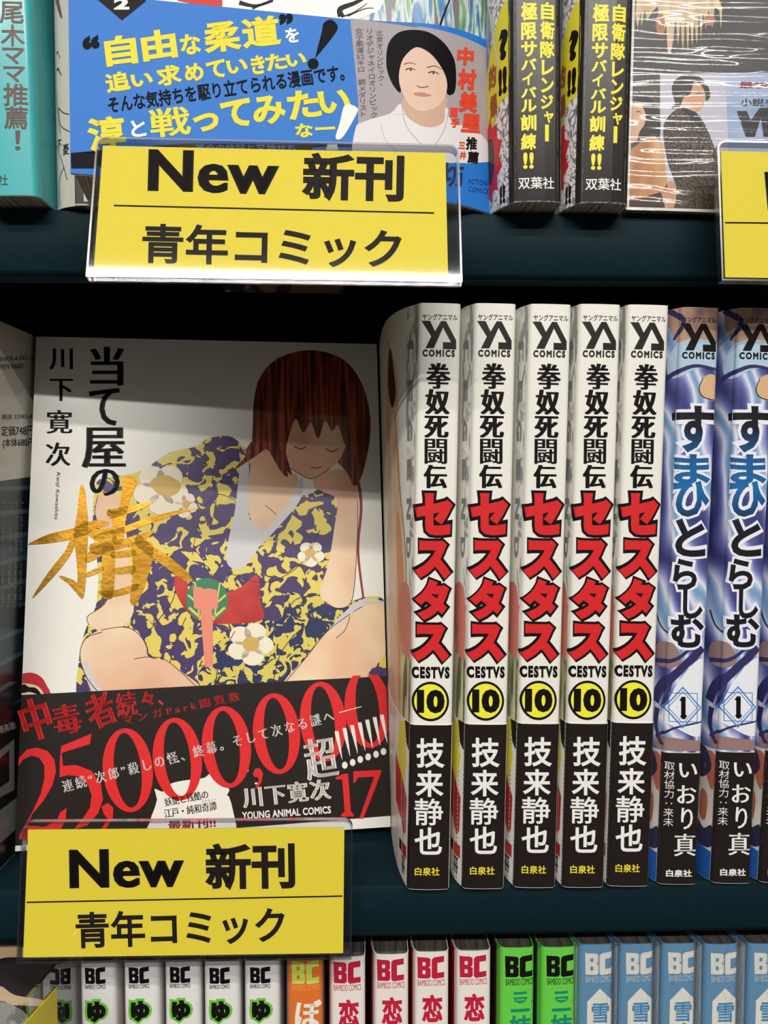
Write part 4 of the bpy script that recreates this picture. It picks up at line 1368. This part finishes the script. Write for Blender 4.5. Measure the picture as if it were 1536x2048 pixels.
decal('portrait_feature_print', fj, [line(q3([(945, 400), (980, 390), (1020, 402)]), 1.8, .9), line(q3([(1085, 420), (1130, 410), (1175, 430)]), 1.8, .9), line(q3([(955, 432), (985, 424), (1015, 436)]), 2.6, 1.2), line(q3([(1092, 452), (1125, 444), (1158, 460)]), 2.6, 1.2), line(q3([(1022, 530), (1050, 542), (1095, 535)]), 1.6), poly(ell(*q3([(986, 434)])[0], 2.2, 2)), poly(ell(*q3([(1124, 454)])[0], 2.2, 2))], M((54, 40, 38), .5, spec=.25), J, .44)
decal('portrait_mouth_print', fj, [poly(crom(q3([(1002, 578), (1050, 572), (1112, 590), (1060, 598), (1020, 591)]), 4))], M((196, 128, 114), .5, spec=.25), J, .44)

nest(J, 'paper_band', 'grey_panel', 'yellow_lett', 'white_', 'black_', 'strip_', 'credit', 'red_name', 'recomm', 'imprint', 'title_frag', 'jacket', 'portrait')

# ------------------------------------------------------------------ top row: two black-band spines
WB = 14.6
SC_ = on_y(1123, 200, 232).x - on_y(1020, 200, 232).x


def convb(x, y):
    xl = 1020 + (y / 408.0)
    return ((x - xl) * SC_ / 103.0, on_y(1070, y, 232).z - Z1)


def ranger(root, a0, a1, c):
    sp = Spine(SC_, 182, a0=a0, a1=a1, c=c, r=1.8, bulge=.9, conv=convb)
    scrib = noise_mat('pencil_scribble_print', 420, [(.44, (120, 118, 126)), (.5, (226, 222, 222)), (.7, (236, 232, 230))], (1, 1, .5), (0, R(30), 0), detail=4, dist=3, rough=.35)
    spine_book(root, sp, scrib)
    zt = 71
    sheet('paper_band', sp, spine_s(sp, -70, SC_ + 40), [0.15, 20, 45, zt], .2, .12, scrib, root, 'paper band with black spine and scribbled front')
    decal('colour_cover_print', sp, [rect(-60, 8, -7, 130)], noise_mat('green_blue_pencil_print', 200, [(.4, (90, 120, 110)), (.5, (170, 180, 160)), (.6, (100, 120, 170))], (1, 1, .3), detail=3, dist=2, rough=.35), root, .24, raw=True)
    decal('band_spine_print', sp, [rect(0.02, .25, SC_ - .4, zt - .1)], M((34, 30, 27), .26, spec=.3), root, .25, raw=True)
    decal('yellow_panel_print', sp, [blob((-.05, 58), (-.05, 34), (-3, 31), (-9, 22), (-12, 28), (-9, 44), (-3, 57), n=5)], M((222, 210, 44), .35), root, .26, raw=True)
    decal('panel_lettering', sp, [(np.stack([p[:, 0] * .7 - 2.3, p[:, 1]], 1), t) for p, t in (fb(glyphs('?', .07), -1.5, -52, 3.2, -43), fb(glyphs('!!', .06), -1.8, -41, 2.6, -33)) for p in (p * np.array([1, -1]),)], INK, root, .28, raw=True)
    decal('panel_red_lettering', sp, [(np.stack([p[:, 0], -p[:, 1]], 1), t) for p, t in (fb(glyphs('的', .06), -8.5, -44, -4.5, -37), fb(glyphs('爆', .06), -8, -35, -4, -28))], M((150, 80, 30)), root, .28, raw=True)
    pts = []
    for k in range(22):
        t = 2 * math.pi * k / 22
        rr = 1.0 if k % 2 else .78
        pts.append((-9 + 7.0 * rr * math.cos(t), 16 + 13 * rr * math.sin(t)))
    decal('red_burst_print', sp, [poly(pts)], M((204, 36, 40), .35), root, .27, raw=True)
    decal('burst_disc_print', sp, [poly(ell(-8.4, 16, 2.6, 7))], M((60, 40, 50), .35), root, .29, raw=True)
    decal('small_lettering', sp, [(np.stack([p[:, 0], -p[:, 1]], 1), t) for p, t in (fb(glyphs('!!', .05), -3.4, -6.5, -1.2, -1.2),)], INK, root, .28, raw=True)
    YR = M((236, 226, 36))
    z_ = lambda b: (940 + b[0] / 4.389, b[1] / 4.389, 940 + b[2] / 4.389, b[3] / 4.389)
    decal('yellow_right_lettering', sp, [fb(glyphs(ch, .036), *z_(b)) for ch, b in (('自', (612, 50, 728, 205)), ('衛', (606, 216, 732, 375)), ('隊', (606, 388, 734, 540)), ('レ', (618, 556, 728, 690)), ('ン', (612, 708, 728, 842)), ('ジ', (610, 856, 724, 985)), ('ャ', (640, 1000, 728, 1105)))] + [rect(*z_((650, 1118, 684, 1265)))], YR, root, .3)
    decal('yellow_left_lettering', sp, [fb(glyphs(ch, .036), *z_(b)) for ch, b in (('極', (442, 52, 582, 212)), ('限', (444, 226, 580, 382)), ('サ', (444, 392, 578, 530)), ('バ', (442, 542, 578, 645)), ('イ', (452, 662, 545, 775)), ('バ', (442, 790, 578, 885)), ('ル', (442, 900, 578, 1010)), ('訓', (442, 1030, 575, 1175)), ('練', (442, 1195, 575, 1340)), ('!!', (462, 1360, 552, 1505)))], YR, root, .3)
    decal('publisher_lettering', sp, [fb(glyphs('双葉社', .012), *z_((420, 1575, 732, 1680)))], M((236, 234, 230)), root, .3)
    nest(root, 'paper_band', 'colour_cover', 'band_', 'yellow_', 'panel_', 'red_burst', 'burst', 'small_', 'publisher')


for i, (xt, xb, a0, a1, c) in enumerate(((1020, 1021, 6.5, 9.5, 9), (1164, 1154, 4.0, 5.0, 5))):
    o = empty('comic_book', (0, 0, 0), label=['black band spine comic with yellow lettering, left of two, torn wrap on its cover', 'black band spine comic with yellow lettering, right of two, beside film wrapped book'][i], cat='book', group='black band comics in the top row')
    ranger(o, a0, a1, c)
    a, b = on_y(xt, 0, 231.6), on_y(xb, 408, 231.6)
    o.location = Vector((b.x, 231.6, Z1 + .1)) * K
    o.rotation_euler = (0, math.atan2(a.x - b.x, a.z - b.z), 0)
    if i == 0:
        spz = Spine(SC_, 182, a0=a0, a1=a1, c=c, r=1.8, bulge=.9)
        decal('torn_wrap', spz, [ngon((-9, 66), (-7.6, 65.5), (-6, 60.5), (-7.4, 62), (-3.0, 42), (-3.4, 41), (-7.6, 60))], M((216, 212, 204), .5), o, .4, raw=True, label='torn white sliver of the wrap')

# ------------------------------------------------------------------ top row: film-wrapped book, face on
p0 = on_y(1253, 419, 236.5)
Fm = empty('comic_book', (p0.x, 236.5, Z1 + .2), (-.6, 1.1, 0.6), label='book shown face on in glossy shrink film with photos of people', cat='book')
ff = Face(Fm, 128, 182, 12)
face_book(Fm, ff, M((226, 224, 218), .4, name='coated_paper'), 12)
q4 = lambda pts: sc(pts, 1240, 0, 4.655)
KF = dict(clip=(.8, 127.5, .9, 181.5))
decal('dark_photo_print', ff, [ngon((1200, -40), (2100, -40), (2100, 148), (1200, 148))], noise_mat('dark_photo_print', 30, [(.4, (44, 40, 40)), (.6, (66, 62, 60))], (1, 1, 2)), Fm, .04, **KF)
drip = [(140, 150), (160, -60), (900, -60), (950, 80), (940, 270), (925, 100), (880, 60), (860, 260), (820, 90), (800, 270), (770, 120), (755, 360), (735, 130), (715, 410), (690, 200), (672, 430), (650, 180), (630, 490), (608, 160), (585, 480), (560, 200), (540, 420), (515, 160), (495, 380), (470, 500), (445, 500), (430, 220), (410, 300), (395, 120), (370, 200), (350, 60), (300, 110), (250, 200), (230, 90), (200, 250), (190, 110), (165, 260)]
decal('blond_hair_photo_print', ff, [ngon(*q4(drip))], noise_mat('blond_hair_print', 160, [(.4, (190, 172, 120)), (.52, (214, 176, 150)), (.62, (222, 200, 140))], (2, 1, .2), rough=.4), Fm, .06, **KF)
decal('upper_face_photo_print', ff, [poly(ell(*q4([(375, 230)])[0], 9, 22)), poly(ell(*q4([(830, 190)])[0], 12, 11))], M((176, 116, 92)), Fm, .08, **KF)
decal('olive_photo_print', ff, [ngon((1200, 150), (1322, 148), (1330, 420), (1200, 420))], M((78, 72, 60)), Fm, .05, **KF)
decal('pale_wall_photo_print', ff, [ngon((1320, 148), (1450, 146), (1462, 420), (1320, 420))], M((196, 194, 208)), Fm, .06, **KF)
decal('blue_photo_print', ff, [ngon((1449, 146), (2100, 140), (2100, 420), (1460, 420))], noise_mat('blue_wall_print', 25, [(.4, (110, 146, 196)), (.6, (206, 210, 226))], rough=.4), Fm, .055, **KF)
decal('man_jacket_print', ff, [poly(crom(q4([(400, 1240), (430, 1110), (540, 1010), (640, 1000), (720, 1060), (800, 1180), (880, 1380), (935, 1600), (940, 1960), (500, 1960), (520, 1750), (440, 1500)]), 4))], noise_mat('tweed_print', 1500, [(.4, (50, 42, 36)), (.6, (104, 90, 78))], rough=.5), Fm, .08, **KF)
decal('man_face_print', ff, [poly(crom(q4([(560, 960), (600, 890), (660, 860), (690, 750), (760, 760), (800, 860), (790, 940), (760, 1010), (700, 1040), (620, 1010)]), 4))], M((214, 158, 124)), Fm, .1, **KF)
decal('man_hair_print', ff, [poly(crom(q4([(480, 850), (500, 760), (580, 705), (680, 700), (770, 740), (825, 820), (838, 900), (800, 940), (790, 860), (745, 790), (690, 765), (650, 880), (590, 910), (555, 1000), (470, 1010), (510, 960)]), 4))], M((46, 46, 42)), Fm, .12, **KF)
decal('man_collar_print', ff, [ngon(*q4([(560, 1000), (640, 1020), (715, 1065), (790, 1230), (740, 1180), (620, 1060)]))], M((30, 28, 28)), Fm, .11, **KF)
decal('woman_hair_print', ff, [poly(crom(q4([(100, 980), (150, 910), (240, 900), (320, 960), (370, 1080), (372, 1260), (330, 1240), (280, 1250), (200, 1300), (120, 1290), (95, 1200)]), 4))], M((40, 32, 30)), Fm, .1, **KF)
decal('woman_face_print', ff, [poly(crom(q4([(80, 1020), (150, 960), (210, 1000), (238, 1080), (225, 1160), (180, 1230), (160, 1300), (100, 1330), (85, 1200)]), 4))], M((220, 170, 138)), Fm, .11, **KF)
decal('woman_shirt_print', ff, [poly(crom(q4([(80, 1450), (160, 1350), (270, 1275), (350, 1290), (400, 1350), (420, 1550), (440, 1750), (380, 1800), (200, 1850), (70, 1870)]), 4))], noise_mat('tan_shirt_print', 70, [(.35, (150, 84, 50)), (.5, (206, 150, 100)), (.65, (232, 196, 160))], (1, 1, .4), (0, R(30), 0), rough=.4), Fm, .12, **KF)
decal('woman_skirt_print', ff, [ngon(*q4([(70, 1860), (200, 1840), (380, 1790), (420, 1930), (70, 1960)]))], M((70, 40, 32)), Fm, .13, **KF)
decal('hand_print', ff, [poly(crom(q4([(390, 1800), (460, 1690), (525, 1745), (500, 1930), (430, 1920)]), 3))], M((206, 150, 120)), Fm, .12, **KF)
decal('feature_print', ff, [line(q4([(150, 1045), (170, 1038), (190, 1048)]), 1.6), line(q4([(105, 1140), (130, 1146), (150, 1142)]), 2), line(q4([(700, 880), (735, 872), (770, 880)]), 1.6)], M((70, 40, 36)), Fm, .14, **KF)
decal('red_lettering', ff, [fb(mincho(glyphs('最後の恋', .01), .015), 1478, 163, 1596, 177)], M((200, 56, 70)), Fm, .09)
decal('black_lettering', ff, [fb(glyphs('小説を', .02), 1480, 197, 1550, 213), ngon(*q4([(1085, 1035), (1180, 1035), (1215, 1120), (1300, 1005), (1500, 1005), (1500, 1275), (1335, 1275), (1310, 1100), (1255, 1275), (1170, 1275)]))], M((34, 34, 38)), Fm, .09)
film_ = ff
# taut film with fine horizontal wrinkles, built as relief
nx, nz = 56, 560
xs = np.linspace(-.6, 128.4, nx)
zs = np.linspace(-.2, 110, nz)
X, Zg = np.meshgrid(xs, zs)
rng = np.random.RandomState(4)
Hh = np.zeros_like(X)
for k in range(26):
    lam = rng.uniform(1.6, 6.0)
    kx = rng.uniform(-.10, .10)
    ph = rng.uniform(0, 6.28)
    bend_ = rng.uniform(1.0, 3.2) * np.sin(X / rng.uniform(9, 26) + rng.uniform(0, 6.28))
    env = np.clip(np.sin(X / rng.uniform(8, 22) + rng.uniform(0, 6.28)) + np.sin(Zg / rng.uniform(6, 20) + rng.uniform(0, 6.28)) - .1, 0, 2)
    Hh += env * .085 * lam / 6.28 * np.sin(6.28 * Zg / lam + kx * X + ph + bend_ * .5)
Vf = [(float(X[j, i]), -.55 + float(Hh[j, i]), float(Zg[j, i])) for j in range(nz) for i in range(nx)]
Vf += [(float(x), -.55, 182.4) for x in xs]
Ff = [(j * nx + i, j * nx + i + 1, (j + 1) * nx + i + 1, (j + 1) * nx + i) for j in range(nz) for i in range(nx - 1)]
mesh('shrink_film', Vf, Ff, FILM, Fm, smooth=True)

# ------------------------------------------------------------------ top row, left: teal band comic, line drawing comic, pale comic
Tl = empty('comic_book', (0, 0, 0), label='comic with turquoise paper band around its spine at the upper left', cat='book')
a, b = on_y(60, 0, 231.0), on_y(76, 397, 231.0)
WT = 17.0


def convt(x, y):
    xr = 60 + 16 * y / 397.0
    return (WT + (x - xr) * .1497, on_y(60, y, 231).z - Z1)


spt = Spine(WT, 182, D=128, a0=1, a1=1, c=6, r=2.4, bulge=.6, rflare=0, conv=convt)
TEAL = M((66, 178, 182), .36, coat=.25, name='turquoise_band_paper')
spine_book(Tl, spt, M((226, 224, 216), .38, coat=.2, name='coated_paper'))
sheet('paper_band', spt, spine_s(spt, -60, WT + 60), [.15, 30, 60, 78], .2, .12, TEAL, Tl, 'turquoise paper band')
decal('band_lettering', spt, [fb(glyphs(ch, .012), *bb) for ch, bb in (('尾', (5, 9, 49, 53)), ('木', (7, 55, 51, 98)), ('マ', (10, 101, 51, 134)), ('マ', (12, 138, 52, 170)), ('推', (12, 172, 57, 217)), ('薦', (14, 218, 57, 263)), ('！', (34, 266, 44, 305)))], M((92, 56, 40)), Tl, .3)
decal('publisher_lettering', spt, [fb(glyphs('社', .0), 1, 354, 21, 375)], M((60, 60, 56)), Tl, .3)
Tl.location = Vector((b.x, 231.0, Z1 + .1)) * K
ang = math.atan2(a.x - b.x, a.z - b.z)
Tl.rotation_euler = (0, ang, 0)
Tl.location.x -= WT * K * math.cos(ang)

Dr = empty('comic_book', (on_y(149, 410, 237).x, 237.0, Z1 + .05), label='grey comic with line drawn profile beside the turquoise band comic', cat='book')
spd = Spine(4.5, 182, a0=8.6, a1=8.6, c=2.8, r=.5, bulge=.1)
spine_book(Dr, spd, M((204, 200, 190), .4, name='coated_paper'))
decal('spine_print', spd, [rect(0.2, .5, 4.2, 181)], M((60, 56, 54)), Dr, .05, raw=True)
hs = lambda g_: (g_[0] * np.array([.5, 1]), g_[1])
decal('drawn_hair_print', spd, [hs(blob((-13, 78), (-14, 50), (-10.6, 46), (-10, 58), (-9, 66), (-3.6, 56), (-3.2, 58), (-8, 72), n=4))], M((104, 88, 82)), Dr, .06, raw=True)
decal('drawn_line_print', spd, [hs(line([(-9.5, 54), (-9.4, 44), (-7, 32), (-4.5, 22)], .35, .2)), hs(line([(-6.6, 46), (-5.4, 46.4), (-4, 44)], .35, .2)), hs(line([(-6.4, 41), (-5.2, 41.4), (-3.6, 39)], .6, .3)), hs(line([(-12, 20), (-8, 19), (-4, 14), (-2, 8)], .3, .2)), hs(line([(-5.5, 30), (-3, 28), (-1, 27)], .3, .2)), hs(line([(-5.5, 30), (-4.6, 25), (-1, 22)], .3, .2)), hs(line([(-11, 16), (-9, 8), (-8, 1)], .3, .15)), hs(line([(-6, 1), (-6, 8), (-3, 12)], .3, .2)), hs(line([(-12, 27), (-9.5, 28)], .7, .7, False)), hs(line([(-12, 30), (-10, 30.6)], .7, .7, False))], INK, Dr, .08, raw=True)
decal('drawn_lettering', spd, [(np.stack([p[:, 0], -p[:, 1]], 1), t) for p, t in (fb(glyphs('不'), -3.4, -20.5, -2, -17.5), fb(glyphs('憂'), -1.7, -18.5, -.6, -15.5))], INK, Dr, .09, raw=True)
Wc = empty('comic_book', (on_y(171, 410, 238).x, 238.0, Z1 + .05), label='pale comic standing behind the lower left corner of the blue band comic', cat='book')
spine_book(Wc, Spine(12, 182, a0=.1, a1=.1, r=1.0, bulge=.1), M((212, 208, 200), .4, name='coated_paper'))

# ------------------------------------------------------------------ bottom left: clear plate of a third card holder and a dark comic beyond it
px_ = on_y(157, 1960, 252.9).x - .6
pl = empty('shelf_divider', (px_, 252, -205), label='clear acrylic divider plate at the lower left mirroring the white comic', cat='divider')
def plate(name, pts, x0, x1, mat, root):
    n = len(pts)
    V = [(x0, y, z) for y, z in pts] + [(x1, y, z) for y, z in pts]
    F = [tuple(range(n)), tuple(range(2 * n - 1, n - 1, -1))] + [((i + 1) % n, i, n + i, n + (i + 1) % n) for i in range(n)]
    o = mesh(name, V, F, mat, root)
    bm = bmesh.new()
    bm.from_mesh(o.data)
    bmesh.ops.recalc_face_normals(bm, faces=bm.faces[:])
    bm.to_mesh(o.data)
    bm.free()
    return o


pa, pb = on_y(98, 1928, 236), on_y(0, 2040, 204)
plate('divider_plate', [(48, 53), (-14, 53), (pa.y - 252, pa.z + 205), (pb.y - 252, pb.z + 205), (-52, -90), (-10, Z3 + 205.2), (48, Z3 + 205.2)], -.5, .5, clear_mat('mirror_bright_acrylic', (.93, .93, .94, 1), .01, 1.9), pl)
yc = [on_y(92, 1977, 234), on_y(92, 2060, 234), on_y(16, 2058, 209)]
plate('yellow_card', [(v.y - 252, v.z + 205) for v in yc], 0.6, 1.1, YCARD, pl)
Bk = empty('comic_book', (-231, 266, Z3), (0, 0, -2), label='dark cover comic shown face on beyond the clear divider at the lower left corner', cat='book')
fk = Face(Bk, 128, 189, 14)
face_book(Bk, fk, noise_mat('dark_violet_print', 26, [(.4, (34, 28, 30)), (.6, (62, 52, 58))], rough=.36), 14)
decal('beige_print', fk, [poly(crom([(-40, 1895), (10, 1890), (45, 1893), (48, 1912), (10, 1915), (-40, 1925)], 4)), poly(crom([(0, 1972), (30, 1990), (80, 1998), (110, 2010), (160, 2030), (160, 2090), (60, 2090), (20, 2010), (-10, 2000)], 4))], M((206, 178, 146), .36), Bk, .06)
decal('grey_print', fk, [poly(crom([(-10, 2010), (30, 2012), (60, 2040), (60, 2100), (-20, 2100)], 4))], M((150, 150, 144), .36), Bk, .08)
